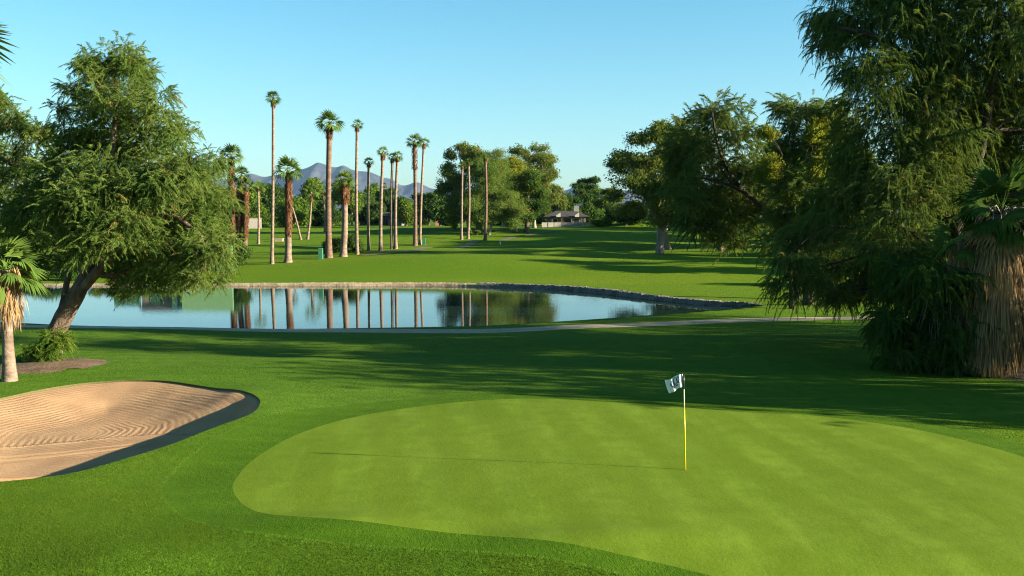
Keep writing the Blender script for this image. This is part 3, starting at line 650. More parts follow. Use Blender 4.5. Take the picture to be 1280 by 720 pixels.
tag(tw.build('dead_branch', M['twig'], smooth=True), 'bare pale dead branches hanging in front of the dark vine thicket', 'branch')

def dead_skirt(root, top, h0, h1, base, rtop, rmid, rbot, nf, leafn, L, mat='straw'):
    V = []; tn = []
    for i in range(nf):
        u = min(1, max(0, round(random.random() * 8) / 8 + random.gauss(0, .025))); z = h0 + (h1 - h0) * u; a = random.uniform(0, 2 * math.pi)
        r = np.interp(u, (0, .45, 1), (rbot, rmid, rtop)) * random.uniform(.70, 1.12) * (1 + .10 * math.sin(3 * a + 2.2 * z) + .07 * math.sin(7 * a - 3.1 * z)); ti = random.uniform(.1, .9)
        o = np.array((math.cos(a), math.sin(a), 0)); e = np.array((-math.sin(a), math.cos(a), 0)); c = np.array((top[0], top[1], base[2] + z))
        for k in range(leafn):
            w = random.uniform(-.5, .5); l = L * random.uniform(.5, 1.15); p = c + o * r * random.uniform(.85, 1.0) + e * w * .55 + np.array((0, 0, random.uniform(0, .25)))
            q = p + np.array((0, 0, -l)) + o * random.uniform(-.08, .30) + e * (w * .2 + random.uniform(-.12, .12)); q[2] = max(q[2], base[2] + .03)
            ww = random.uniform(.010, .026); m = (p + q) / 2 + o * random.uniform(0, .07)
            V += [(p, m + e * ww, m - e * ww), (m + e * ww, q, m - e * ww)]; tn += [ti + random.uniform(-.12, .12)] * 2
    tri_object('dead_frond_skirt', np.array(V), np.clip(np.array(tn), 0, .97), M[mat], root, base)
bs = ground(1240, 470); Ys = bs[1]; ts = W(1252, 268, Ys)
rt = empty('skirted_palm', bs, 'squat fan palm wrapped to the ground in a shaggy straw coloured skirt of dead fronds', 'palm tree')
MB().tube([bs, bs + (ts - bs) * .5, ts], (.55, .45, .32), 10, .06).build('trunk', M['bark_palm'], rt, True, bs)
hs_ = ts[2] - bs[2]
dead_skirt(rt, (bs + ts) / 2, .9, hs_ * .95, bs, .50, 1.12, .74, 420, 20, 1.35)
V, t = palm_crown(ts + (0, 0, .15), 1.9, 26, -.75, 1.4, 21); tri_object('crown', V, t, M['leaf_deep'], rt, bs)
V, t = palm_crown(ts, 1.75, 22, -1.1, -.35, 15); tri_object('drooping_frond', V, np.clip(t + .2, 0, 1), M['straw'], rt, bs)
pt = MB()
for i in range(34):
    a = random.uniform(0, 2 * math.pi); o = np.array((math.cos(a), math.sin(a), 0)); r = random.uniform(.75, 1.15)
    pt.tube(smooth_loop([ts + (0, 0, .05) + o * .2, ts + o * r * .7 + (0, 0, random.uniform(.05, .3)), ts + o * r + (0, 0, -random.uniform(.5, 1.1))], 4, False), np.linspace(.035, .015, 9), 5)
pt.build('leaf_stalk', M['straw_stalk'] if 'straw_stalk' in M else M['twig'], rt, True, bs)
# a second dead clump hanging left of it
Yh = Ys + .6; th = W(1202, 300, Yh); bh = base_at(th[0], Yh)
rh = empty('fan_palm', bh, 'shaded smaller fan palm with hanging dead leaves, tucked between vine thicket and skirted palm', 'palm tree')
MB().tube([bh, (bh + th) / 2 + (.1, 0, 0), th], (.2, .17, .15), 8, .05).build('trunk', M['bark_palm'], rh, True, bh)
V, t = palm_crown(th, 1.35, 16, -.5, .9, 17); tri_object('crown', V, t, M['leaf_palm'], rh, bh)
dead_skirt(rh, th, (th[2] - bh[2]) * .72, th[2] - bh[2] - .1, bh, .28, .30, .25, 22, 10, .9)

# ---- small fan palm at the left edge, each frond its own part
bp = ground(12, 476); Yp = bp[1]; tp = W(6, 338, Yp)
rp = empty('young_fan_palm', bp, 'short fan palm with big green fans at the far left beside the bunker', 'palm tree')
MB().tube([bp - (0, 0, .1), bp + (0, 0, .05), bp + (tp - bp) * .12, bp + (tp - bp) * .35, bp + (tp - bp) * .6, tp], (.30, .27, .22, .18, .165, .15), 12, .04).build('trunk', M['bark_palm'], rp, True, bp)
V0, N0 = [], 0
for i in range(24):
    u = i / 24; el = 1.25 - 1.75 * u; V, t = palm_crown(tp, 1.5, 1, el, el, 23)
    yaw = i * 2.399; c, s = math.cos(yaw), math.sin(yaw); q = V - tp[None, None]; q = np.stack((q[..., 0] * c - q[..., 1] * s, q[..., 0] * s + q[..., 1] * c, q[..., 2]), -1) + tp[None, None]
    tri_object('frond', q, t, M['leaf_palm_hi' if i % 5 else 'leaf_palm'], rp, bp)
dead_skirt(rp, tp, (tp[2] - bp[2]) * .62, tp[2] - bp[2] - .05, bp, .30, .42, .36, 60, 14, .85)

# ---- overhanging frond of a near palm beyond the left edge
Yo = 17.0; to = W(-118, 62, Yo); bo = base_at(to[0] - .3, Yo)
ro = empty('fan_palm', bo, 'fan palm standing outside the left picture edge, only pale frond tips showing at top left', 'palm tree')
MB().tube([bo - (0, 0, .3), (bo + to) / 2, to], (.3, .22, .2), 10, .04).build('trunk', M['bark_palm'], ro, True, bo)
V, t = palm_crown(to, 1.8, 22, -.6, 1.2, 25); tri_object('crown', V, np.clip(t + .2, 0, 1), M['leaf_palm_hi'], ro, bo)

# ---- dark trees behind the right group
def simple(name, label, base_px, blobs, kind, size, dens, leaf, bark='bark', r=(.3, .08), lean=None, spread=1.5, gap=.0, group=None, cat='tree', extra=(), base=None, shell=2.2, depth_k=1.0, nlimb=2):
    b = ground(*base_px) if base is None else base_at(*base); Y = b[1]
    if lean is None:
        bx = sum(q[0] * q[2] for q in blobs) / sum(q[2] for q in blobs); by = min(q[1] for q in blobs); by0 = sum(q[1] for q in blobs) / len(blobs)
        pbx = 640 + b[0] / Y * F; lean = [(pbx * .75 + bx * .25, max(q[1] + q[3] for q in blobs)), (bx * .6 + pbx * .4, by0), (bx, by)]
    tr = [[b - (0, 0, .2)] + [W(x, y, Y) for x, y in lean]] + [[W(x, y, Y + dz) for x, y, dz in e] for e in extra]
    return tree(name, label, cat, b, tr, blobs, kind, size, dens, M and leaf, bark, spread, gap, group, r, depth_k, shell, nlimb, 7)
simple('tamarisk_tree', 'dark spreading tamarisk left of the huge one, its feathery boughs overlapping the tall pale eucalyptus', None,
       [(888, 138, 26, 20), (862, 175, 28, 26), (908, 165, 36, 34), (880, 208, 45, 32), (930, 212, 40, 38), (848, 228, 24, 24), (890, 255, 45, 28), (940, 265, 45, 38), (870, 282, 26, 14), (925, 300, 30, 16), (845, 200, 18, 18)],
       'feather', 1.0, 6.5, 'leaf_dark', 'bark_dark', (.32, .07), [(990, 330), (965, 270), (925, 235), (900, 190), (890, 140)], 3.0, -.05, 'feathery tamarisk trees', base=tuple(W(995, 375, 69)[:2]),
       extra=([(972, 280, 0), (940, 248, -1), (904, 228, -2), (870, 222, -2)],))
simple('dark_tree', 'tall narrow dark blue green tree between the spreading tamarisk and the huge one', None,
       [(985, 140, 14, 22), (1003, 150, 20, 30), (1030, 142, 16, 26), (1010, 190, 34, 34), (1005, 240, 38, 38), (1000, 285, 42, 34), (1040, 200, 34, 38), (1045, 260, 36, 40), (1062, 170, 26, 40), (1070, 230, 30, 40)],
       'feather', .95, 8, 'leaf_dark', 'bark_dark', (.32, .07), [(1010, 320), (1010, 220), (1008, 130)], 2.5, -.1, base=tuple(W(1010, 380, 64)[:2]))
simple('yellow_tree', 'yellow green sunlit tree glowing between the dark trees at right', None,
       [(963, 167, 11, 15), (958, 204, 14, 26), (1024, 182, 9, 30), (1021, 214, 9, 18), (985, 235, 18, 20)], 'clump', .75, 5, 'leaf_yel', 'bark_dark', (.16, .04), [(988, 330), (986, 285), (985, 245)], .5, .05, base=tuple(W(990, 382, 61.5)[:2]))
# farther trees hidden in part behind the right group: they shade the fairway
for (x, y, hgt, wd, lab, lf) in ((62, 92, 13, 6, 'broad shaded tree glimpsed behind the hanging boughs of the huge tamarisk', 'leaf_deep'), (58, 136, 15, 7, 'round crowned tree far behind the narrow dark blue green tree', 'leaf_deep'),
                                 (86, 176, 17, 8, 'big far tree glimpsed through the right hand foliage', 'leaf_mid'), (78, 222, 16, 8, 'farthest tree seen through the gaps right of the dark tamarisk', 'leaf_deep')):
    s = F / y; px = 640 + x * s; p0 = 272 + (CAMZ - ground_z(x, y)) * s
    simple('shade_tree', lab, None, [(px + random.uniform(-.5, .5) * wd * s, p0 - hgt * s * k, wd * s * w, hgt * .22 * s) for k, w in ((.35, .5), (.45, .6), (.6, .75), (.75, .6), (.88, .4), (.55, .6))], 'clump_big', 1.6, 3.2, lf, base=(x, y), spread=3)
for (x, y, hgt, wd) in ((72, 112, 14, 7), (88, 132, 15, 8), (70, 156, 13, 6), (98, 150, 17, 8), (92, 200, 15, 8), (112, 178, 16, 8), (118, 214, 17, 9), (105, 240, 15, 8), (60, 76, 11, 5), (42, 140, 14, 6), (47, 166, 15, 7), (53, 190, 15, 7), (62, 214, 16, 7), (38, 118, 13, 5), (70, 236, 15, 8), (84, 188, 18, 9), (48, 102, 15, 3.2), (46, 90, 11, 3), (60, 127, 17, 3.2)):
    s = F / y; px = 640 + x * s; p0 = 272 + (CAMZ - ground_z(x, y)) * s
    simple('shade_tree', 'tree out of sight behind the huge tamarisk, throwing its shade over the far fairway', None, [(px + random.uniform(-.5, .5) * wd * s, p0 - hgt * s * k, wd * s * w, hgt * .22 * s) for k, w in ((.35, .5), (.45, .6), (.6, .75), (.75, .6), (.88, .4), (.55, .6))], 'clump_big', 1.7, 3.2, 'leaf_deep', base=(x, y), spread=3, group='unseen trees behind the huge tamarisk')
# trees just outside the frame on the right that throw the long shade over the foreground
for (x, y, blb) in ((25.0, 31.0, [(22, 29, 3.4, 3.2, 2.6, 3.0), (24, 26, 2.6, 2.6, 2.2, 2.2), (27, 30, 6.5, 3, 3, 3), (26, 27, 4.0, 2.5, 2.5, 2.5), (23, 31.5, 2.0, 3, 3, 1.8)]),
                    (36.0, 35.0, [(34, 34, 5, 4, 4, 3.5), (37, 36, 7, 5, 4, 3.5), (33, 37, 3, 3.5, 3.5, 2.5)]),
                    (46.0, 43.0, [(44, 42, 6, 5, 4, 4), (47, 46, 9, 5, 5, 4), (44, 38, 7, 4, 4, 3), (43, 43, 3, 3.5, 3.5, 2.5)])):
    b = base_at(x, y); root = empty('shade_tree', b, 'tree beyond the right picture edge that shades the near lawn', 'tree', 'shade trees beyond the right edge'); tm = MB(); tm.tube([b, b + (0, 0, 2), b + (0, .3, 5)], (.3, .2, .1), 8)
    PP = []; DD = []
    for (cx, cy, cz, rx, ry, rz) in blb:
        p, d = blob_points(np.array((cx, cy, cz + .2)), np.array((rx, ry, rz)), int(46 * rx * rz), -.2, cx); p = p[p[:, 2] > .4]; PP.append(p); DD.append(RNG.normal(size=p.shape)); limb(tm, b + (0, 0, 1.8), (cx, cy, cz), .12, .04)
    V, t = scatter(np.vstack(PP), np.vstack(DD), 'hang', .9); tm.build('trunk', M['bark'], root, True, b); tri_object('crown', V, t, M['leaf_dark'], root, b)

# ---- eucalyptus in front of the far right trees
simple('eucalyptus_tree', 'tall pale eucalyptus with an open leaning crown left of the dark tamarisk', (825, 317),
       [(838, 163, 24, 17), (812, 176, 26, 20), (788, 200, 22, 17), (768, 209, 9, 8), (830, 205, 38, 26), (800, 235, 34, 22), (840, 245, 38, 28), (786, 262, 24, 15), (818, 274, 30, 15), (858, 190, 24, 28), (850, 272, 18, 14), (772, 250, 10, 8)],
       'clump', 1.5, 4.0, 'leaf_euc', 'bark_pale', (.50, .12), [(825, 285), (822, 262), (812, 225), (820, 190), (835, 160)], 3.0, .02,
       extra=([(824, 280, 0), (806, 245, -1), (795, 220, -1)], [(825, 285, 0), (843, 240, 1), (850, 200, 1)]))
simple('eucalyptus_tree', 'second eucalyptus with a slanted trunk just right of the tall pale one', (836, 312),
       [(842, 262, 20, 14), (858, 250, 20, 18), (870, 272, 18, 14), (850, 230, 18, 18)], 'clump_hang', 1.5, 3.5, 'leaf_euc', 'bark_pale', (.40, .1), [(832, 290), (838, 265), (850, 230)], 2, .05)
for bpx, bl_, lab in (((901, 314), [(895, 268, 26, 16), (912, 255, 22, 20), (880, 262, 18, 16), (900, 240, 20, 16)], 'lawn tree with thin dark trunk below the spreading tamarisk boughs'),
                      ((891, 303), [(885, 262, 20, 14), (868, 280, 14, 12), (900, 255, 18, 16)], 'thick brown trunked tree behind the thin dark trunk on the right lawn'),
                      ((917, 303), [(925, 260, 24, 18), (940, 250, 20, 20)], 'rightmost small lawn tree showing under the dark tamarisk boughs')):
    simple('lawn_tree', lab, bpx, bl_, 'clump_hang', 1.4, 4, 'leaf_deep', 'bark', (.32, .1), None, 2, -.1)

# ---- the grove in the middle
simple('eucalyptus_tree', 'tall light green eucalyptus at the left end of the middle grove', (588, 290), [(572, 192, 14, 9), (560, 205, 12, 12), (582, 205, 18, 16), (563, 225, 16, 16), (585, 230, 18, 20), (568, 245, 14, 12), (555, 238, 6, 9), (580, 262, 22, 16), (592, 195, 12, 12), (565, 268, 14, 10)],
       'clump', 1.8, 4.5, 'leaf_euc', 'bark_pale', (.45, .1), None, 3, .0)
simple('broad_tree', 'broad olive green tree with a dense dark crown in the middle of the grove', (599, 293), [(605, 200, 14, 11), (622, 198, 14, 12), (600, 220, 20, 18), (625, 222, 22, 20), (600, 248, 22, 20), (630, 250, 24, 22), (610, 270, 22, 12), (640, 265, 14, 14), (590, 262, 14, 14), (615, 235, 22, 22)],
       'clump_fine', 1.9, 5.5, 'leaf_tam', 'bark', (.8, .2), [(600, 275), (608, 245), (612, 210)], 3, -.2)
simple('slanted_tree', 'olive tree with slanted trunk just right of the red trunked palm in the grove', (611, 293.5), [(622, 268, 14, 10), (632, 256, 12, 12), (640, 272, 10, 9)], 'clump_fine', 1.7, 4.5, 'leaf_tam', 'bark_pale', (.35, .1), [(614, 284), (620, 272), (630, 258)], 1.5, -.1)
simple('yellow_tree', 'yellow leaved tree with a pale straight trunk, right of centre in the middle grove', (645, 289.5), [(640, 212, 15, 16), (652, 222, 16, 18), (636, 235, 14, 16), (648, 248, 16, 14), (640, 262, 13, 12), (632, 222, 10, 14)],
       'clump', 1.8, 4.5, 'leaf_yel', 'bark_pale', (.45, .1), None, 2, .0)
simple('eucalyptus_tree', 'grey green eucalyptus forming the high top right of the middle grove', (668, 285), [(655, 190, 13, 8), (668, 194, 18, 12), (680, 205, 14, 14), (640, 198, 13, 9), (660, 210, 22, 14), (684, 222, 10, 12), (672, 228, 18, 16), (680, 248, 16, 14), (665, 250, 14, 16)],
       'clump', 1.9, 4.0, 'leaf_euc', 'bark_pale', (.5, .1), None, 3, .04)
simple('deep_green_tree', 'deep green full tree with thick grey trunk at the front right of the middle grove', (658.6, 291.5), [(662, 224, 11, 10), (656, 238, 14, 13), (668, 240, 12, 14), (652, 256, 13, 14), (668, 258, 13, 15), (660, 270, 15, 9)],
       'clump', 1.6, 7, 'leaf_deep', 'bark', (.65, .2), None, 1.5, -.2)
simple('weeping_tree', 'pale weeping tree at the right edge of the middle grove by the low house', (683, 283.5), [(690, 240, 11, 10), (698, 245, 8, 9), (686, 254, 12, 10), (700, 258, 6, 8), (682, 268, 7, 10), (692, 262, 9, 8), (681, 236, 8, 8)],
       'clump_hang', 1.7, 4.5, 'leaf_euc', 'bark_pale', (.3, .1), None, 2, .0)
# ---- pines and dark trees by the low house
simple('pine_tree', 'dark pine with a flat layered crown right of the low house chimney', (735, 281), [(735, 228, 12, 6), (726, 236, 9, 6), (742, 238, 13, 7), (730, 248, 13, 7), (746, 252, 12, 8), (736, 262, 14, 8)], 'clump_big', 1.7, 6, 'leaf_deep', 'bark', (.4, .12), [(733, 260), (735, 228)], 2, -.1)
simple('olive_tree', 'olive brown tree right of the dark pine, above the round clipped bush', (762, 281), [(758, 240, 10, 8), (768, 246, 10, 10), (756, 254, 10, 9), (766, 262, 12, 9), (775, 258, 8, 9)], 'clump', 1.7, 6, 'leaf_tam', 'bark', (.35, .12), None, 2, -.1)
simple('dark_tree', 'low dark tree between the middle grove and the dark pine, behind the low house', (712, 279), [(706, 256, 9, 9), (715, 250, 9, 8), (712, 262, 14, 9), (702, 264, 8, 8)], 'clump_big', 1.7, 7, 'leaf_deep', 'bark', (.35, .12), None, 2, -.2, base=tuple(W(712, 280, 285)[:2]))
simple('dark_tree', 'dark shrubby tree left of the tall pale eucalyptus, behind the round clipped bush', (782, 282), [(775, 268, 10, 9), (790, 272, 12, 8), (800, 266, 12, 10)], 'clump_big', 1.6, 7, 'leaf_deep', 'bark', (.3, .12), None, 2, -.2)
# bushes
def bush(label, base_px, blobs, leaf='leaf_deep', size=.8, name='round_bush', cat='bush', dens=9, kind='clump', group=None):
    return simple(name, label, base_px, blobs, kind, size, dens, leaf, 'bark', (.08, .04), None, .4, -.5, group, cat, shell=3.5)
bush('big round clipped bush on the grassy mound right of the low house', (752, 282.5), [(752, 277, 9, 6), (748, 279, 6, 4), (757, 276, 6, 6)], 'leaf_mid')
bush('tiny round bush on the lawn at the left end of the middle grove', (566.5, 286.5), [(566.5, 283, 3.8, 3.4)], 'leaf_mid', .6)
bush('small low bush around the trunk of the broad olive green tree', (597, 294.5), [(597, 291.5, 4, 3)], 'leaf_mid', .6)
bush('round dark bush beside the green screen, just right of the big left tamarisk', (299, 331), [(297, 313, 10, 14), (302, 320, 7, 10), (292, 318, 7, 11), (298, 326, 8, 5)], 'leaf_deep', .7)
bush('low leafy shrub on the shore behind the leaning left trunk', (165, 347), [(150, 338, 18, 8), (175, 336, 16, 9), (205, 340, 14, 6), (128, 340, 12, 7)], 'leaf_mid', .7, 'shore_shrub', 'shrub')
bush('low shrub on the far shore seen left of the leaning trunk', (62, 350), [(35, 343, 18, 7), (62, 341, 16, 8), (88, 343, 14, 7)], 'leaf_deep', .7, 'shore_shrub', 'shrub')
bush('trimmed dark hedge block behind the two thick palms left of centre', (428, 316), [(412, 305, 9, 9), (424, 305, 10, 10), (438, 305, 10, 9), (446, 307, 5, 8), (406, 307, 5, 8)], 'leaf_deep', .8, 'clipped_hedge', 'hedge')

# ---- the dark belt of trees below the mountains
BELT = 'trees in the dark belt below the mountains'
belt = [(318, 262, 24, 26, 275, 'leaf_mid', 'bushy mid green tree behind the leftmost thick brown palms'), (345, 258, 22, 24, 278, 'leaf_deep', 'dark tree right behind the tallest slim palm'),
        (372, 268, 16, 18, 255, 'leaf_mid', 'low green tree just right of the thick shaggy palm'), (393, 250, 18, 24, 300, 'leaf_mid', 'sunlit yellow green tree rising below the highest mountain peak'), (404, 268, 20, 16, 262, 'leaf_deep', 'dark low tree behind the slanted white palm trunks'),
        (432, 250, 16, 22, 300, 'leaf_mid', 'leafy tree behind the thick palm with a red brown collar'), (455, 262, 18, 18, 305, 'leaf_deep', 'dark tree at the left end of the distant blue grey house'), (478, 254, 13, 17, 330, 'leaf_deep', 'dark tree rising behind the distant blue grey house'),
        (500, 258, 12, 15, 330, 'leaf_deep', 'dark tree at the right end of the distant blue grey house'), (508, 268, 12, 13, 292, 'leaf_mid', 'bushy palm like tree left of the palm with the big brown skirt'), (536, 258, 15, 16, 318, 'leaf_deep', 'dark domed tree between the brown skirted palm and the middle grove'),
        (550, 262, 12, 13, 300, 'leaf_deep', 'low dark tree touching the left side of the middle grove'), (525, 268, 14, 10, 330, 'leaf_deep', 'low dark tree behind the brown skirted palm'), (290, 260, 20, 24, 290, 'leaf_deep', 'dark tree behind the big left tamarisk, by the brown palms'),
        (255, 266, 26, 24, 270, 'leaf_deep', 'dark tree mostly hidden behind the big left tamarisk'), (464, 246, 12, 14, 345, 'leaf_mid', 'lighter green far tree between the slim palms left of centre'), (560, 272, 14, 10, 270, 'leaf_deep', 'dark shrubby tree in the shade under the pale left eucalyptus'), (625, 276, 24, 8, 285, 'leaf_deep', 'dark shrubby tree in the shade behind the middle grove'),
        (738, 266, 15, 9, 300, 'leaf_deep', 'dark tree behind the dark pine and the tan block wall'), (762, 268, 15, 9, 312, 'leaf_deep', 'dark tree behind the round clipped bush on the mound'), (800, 266, 18, 10, 306, 'leaf_deep', 'dark tree far behind the left boughs of the tall pale eucalyptus'),
        (850, 267, 20, 10, 312, 'leaf_deep', 'dark tree far behind the slanted eucalyptus trunk'), (893, 266, 20, 11, 305, 'leaf_deep', 'dark tree far behind the small trees on the right lawn'),
        (690, 272, 16, 8, 292, 'leaf_deep', 'dark shrubby tree behind the left end of the low house')]
for (px, py, rx, ry, Y, lf, lab) in belt:
    py -= 1; ry *= 1.14; rx *= 1.25
    x, y = W(px, 280, Y)[:2]; bb = [(px + random.uniform(-.5, .5) * rx, py + random.uniform(-.5, .4) * ry, rx * random.uniform(.4, .6), ry * random.uniform(.4, .6)) for _ in range(5)] + [(px, py + ry * .3, rx * .8, ry * .6), (px, py - ry * .5, rx * .45, ry * .45)]
    simple('far_tree', lab, None, bb, 'clump_big', 2.2, 6, lf, 'bark', (.4, .12), None, 2.5, -.25, BELT, base=(x, y))

# ---- palms
PG = 'slender fan palms on the lawn'
def P_(label, bx, by, tx, ty, tw, cw, **k):
    palm('fan_palm', label, ground(bx, by), tx, ty, tw, cw, **k)
P_('tallest fan palm of all, very slim, standing alone left of centre', 340, 330, 341.5, 123, 4.2, 19, nfr=30)
P_('thick shaggy fan palm with bristly red brown trunk, right of the tallest slim palm', 360, 328, 360.5, 214, 8.2, 35, nfr=34, skirt=(.30, .97, 1.35), barkm='bark_palm')
P_('tall thick fan palm with smooth brown trunk at the left of the dark hedge', 411, 322.5, 412, 155, 8.0, 32, nfr=34, skirt=(.90, .985, 1.35), barkm='bark_palm_red')
P_('shorter thick fan palm with a bulging red brown collar in front of the dark hedge', 429, 321, 430.5, 226, 8.4, 26, nfr=34, skirt=(.72, .97, 1.75))
P_('tall slim fan palm at the right end of the dark hedge', 446.5, 318, 446.5, 156, 4.2, 15)
P_('short slim fan palm in the space right of the hedge', 461, 313, 461, 203, 3.6, 14)
P_('slim fan palm leaning slightly right, left of the close pair at centre', 475.8, 313.5, 479, 190, 4.4, 15, skirt=(.93, .99, 1.7))
P_('left palm of the close slim pair left of centre', 489.8, 311, 490.5, 197, 3.6, 12)
P_('right palm of the close slim pair left of centre', 494.8, 311, 497, 196, 4.0, 15)
P_('fan palm with a long fat brown skirt of dead leaves high under its crown', 519, 307, 518, 177, 5.0, 21, nfr=32, skirt=(.74, .97, 2.1), barkm='bark_palm_red', bulge=.8)
P_('slim fan palm leaning right out from behind the fat skirted one', 525, 306, 530, 179, 3.4, 14)
P_('left palm of the slim pair before the middle grove', 577, 299.5, 578, 207, 3.2, 11)
P_('right palm of the slim pair before the middle grove', 585, 298.5, 585.5, 203, 3.2, 12)
P_('tall slim palm with a red brown trunk standing before the middle of the grove', 606.5, 300.5, 606.8, 196, 3.8, 12, barkm='bark_palm_red')
P_('leftmost thick brown palm, rising from behind the big left tamarisk', 289, 322, 288.6, 196, 7.6, 30, nfr=32, skirt=(.25, .97, 1.35), barkm='bark_palm_red')
P_('middle of the three thick brown palms by the big left tamarisk', 297, 324, 301.5, 220, 6.6, 25, nfr=30, skirt=(.25, .97, 1.35), barkm='bark_palm_red')
P_('right and shortest of the three thick brown palms by the big left tamarisk', 305, 324, 307, 233, 6.6, 24, nfr=30, skirt=(.30, .97, 1.4), barkm='bark_palm_red')
P_('grey slim palm between the three brown palms and the tallest palm', 323, 305, 322.5, 234, 3.2, 18)
P_('bare white palm trunk slanting left behind the thick shaggy palm', 376, 299.5, 364, 255, 2.6, 16)
P_('short pale palm with brown neck just left of the tall thick smooth palm', 384.5, 299, 389, 240, 3.0, 22, skirt=(.80, .98, 1.8))
P_('pale slim palm half hidden behind the tall thick smooth palm', 406, 291, 403.5, 240, 2.8, 18)
P_('slim far palm slanting right beside the tall thick smooth palm', 413, 290, 417, 246, 2.4, 16)
P_('far slim palm between the red brown collared palm and the slim palm beside the hedge', 440, 282, 441, 238, 2.4, 12)
P_('far small palm seen right of the slim palm leaning slightly right', 480.5, 281, 480.5, 232, 2.0, 8)

# ================================================================== buildings and small things
def house(name, label, x0, x1, y0, depth, wall_h, roof_h, wallm, roofm, windows, door=None, chimney=None, eave=.7, gable=None):
    z = ground_z((x0 + x1) / 2, y0) ; root = empty(name, ((x0 + x1) / 2, y0 + depth / 2, z), label, 'house'); off = root.location
    MB().box(x0, x1, y0, y0 + depth, z - .4, z + wall_h).build('wall', wallm, root, False, off)
    r = MB(); a, b, c, d = x0 - eave, x1 + eave, y0 - eave, y0 + depth + eave; m = (c + d) / 2; h = z + wall_h + .003; ins = depth * .5
    r.add([(a, c, h), (b, c, h), (b, d, h), (a, d, h), (a, c, h + .18), (b, c, h + .18), (b, d, h + .18), (a, d, h + .18), (a + ins, m, h + roof_h), (b - ins, m, h + roof_h)],
          [(3, 2, 1, 0), (0, 1, 5, 4), (1, 2, 6, 5), (2, 3, 7, 6), (3, 0, 4, 7), (4, 5, 9, 8), (5, 6, 9), (6, 7, 8, 9), (7, 4, 8)])
    rf = r.build('roof', roofm, root, False, off)
    if chimney: MB().box(chimney[0], chimney[0] + chimney[1], m - .5, m + .5, h, h + chimney[2]).build('chimney', M['grey_wall'], rf, False, off)
    for wx, wz, ww, wh in windows:
        f = MB()
        for q in ((wx - .08, wx, wz - .08, wz + wh + .08), (wx + ww, wx + ww + .08, wz - .08, wz + wh + .08), (wx, wx + ww, wz - .08, wz), (wx, wx + ww, wz + wh, wz + wh + .08)): f.box(q[0], q[1], y0 - .06, y0 - .004, z + q[2], z + q[3])
        f = f.build('window', M['trim'], root, False, off); MB().box(wx + .002, wx + ww - .002, y0 - .03, y0 - .004, z + wz + .002, z + wz + wh - .002).build('pane', M['glass'], f, False, off)
    if door: dd = MB().box(door, door + 1.0, y0 - .05, y0 - .003, z, z + 2.1).build('door', M['roof'], root, False, off); MB().box(door + .85, door + .9, y0 - .1, y0 - .052, z + 1.0, z + 1.1).build('handle', M['trim'], dd, False, off)
    for gx in gable or ():
        g = MB(); g.add([(gx, y0 - eave - .3, h + .05), (gx + 1.1, y0 - eave - .3, h + .05), (gx + 1.1, y0 - eave - .3, h + 1.2), (gx, y0 - eave - .3, h + .5), (gx, y0 - eave, h + .05), (gx + 1.1, y0 - eave, h + .05), (gx + 1.1, y0 - eave, h + 1.2), (gx, y0 - eave, h + .5)],
                          [(0, 1, 2, 3), (4, 7, 6, 5), (0, 4, 5, 1), (1, 5, 6, 2), (2, 6, 7, 3), (3, 7, 4, 0)]).build('gable_end', M['white'], rf, False, off)
    for k in range(4):
        xx = x0 + (x1 - x0) * (k + .5) / 4; MB().box(xx - .1, xx + .1, y0 - eave + .15, y0 - eave + .35, z - .2, z + wall_h).build('porch_post', M['house_wall'], root, False, off)
    return root
def X_(px, Y): return (px - 640) / F * Y
Yh1 = 262.0
house('low_house', 'low house with dark roof, chimney and pale gables beyond the far fairway', X_(684, Yh1), X_(732, Yh1), Yh1, 7.0, 2.6, 1.7, M['house_wall'], M['roof'],
      [(X_(689, Yh1), .8, 1.6, 1.3), (X_(705, Yh1), .3, 2.2, 2.0), (X_(717, Yh1), .8, 1.5, 1.3)], X_(725, Yh1), (X_(718, Yh1), 1.3, 3.0), 1.0, (X_(695, Yh1), X_(718, Yh1)))
Yh2 = 305.0
house('long_house', 'long low blue grey house in the distance behind the slim palms left of centre', X_(450, Yh2), X_(502, Yh2), Yh2, 8.0, 2.6, 1.5, M['blue_wall'], M['roof'],
      [(X_(456, Yh2), .8, 1.6, 1.2), (X_(470, Yh2), .8, 1.8, 1.2), (X_(492, Yh2), .8, 1.6, 1.2)], X_(481, Yh2))
def wall_piece(name, label, px0, px1, Y, h, m, group=None, th=.22):
    x0, x1 = X_(px0, Y), X_(px1, Y); z = ground_z((x0 + x1) / 2, Y); mb = MB().box(x0, x1, Y, Y + th, z - .4, z + h); mb.box(x0 - .05, x1 + .05, Y - .05, Y + th + .05, z + h + .003, z + h + .09)
    return tag(mb.build(name, m), label, 'wall', group)
Yw = 249.0
for a, b, l in ((677.3, 684, 'leftmost of the three short white garden wall sections before the low house'), (685.2, 692, 'middle one of the three short white garden wall sections before the low house'), (693, 701, 'right one of the three short white garden wall sections before the low house')):
    wall_piece('garden_wall', l, a, b, Yw, 1.15, M['white'], 'short white garden wall sections')
wall_piece('garden_wall', 'long shaded grey garden wall in front of the low house porch', 702, 727.5, Yw + .6, 1.05, M['grey_wall'])
wall_piece('garden_wall', 'tan block wall between the grey garden wall and the round clipped bush', 728.5, 741, Yw, 1.0, M['tan_wall'])
wall_piece('garden_wall', 'pale wall glimpsed behind the three thick brown palms', 306, 327, 235, 2.4, M['white'])
wall_piece('garden_wall', 'small pink wall in the shade beyond the brown skirted palm', 544.5, 548.5, 285, 1.8, M['pink'])
wall_piece('garden_wall', 'low pale wall in the shade under the middle grove', 627, 634, 275, 1.2, M['white'])
g = ground(348, 302); wall_piece('stone_block', 'low beige stone block on the lawn right of the tallest slim palm', 343.5, 353.5, g[1], .45, M['tan_wall'], None, .6)
mb = MB(); gs = ground(775, 284)
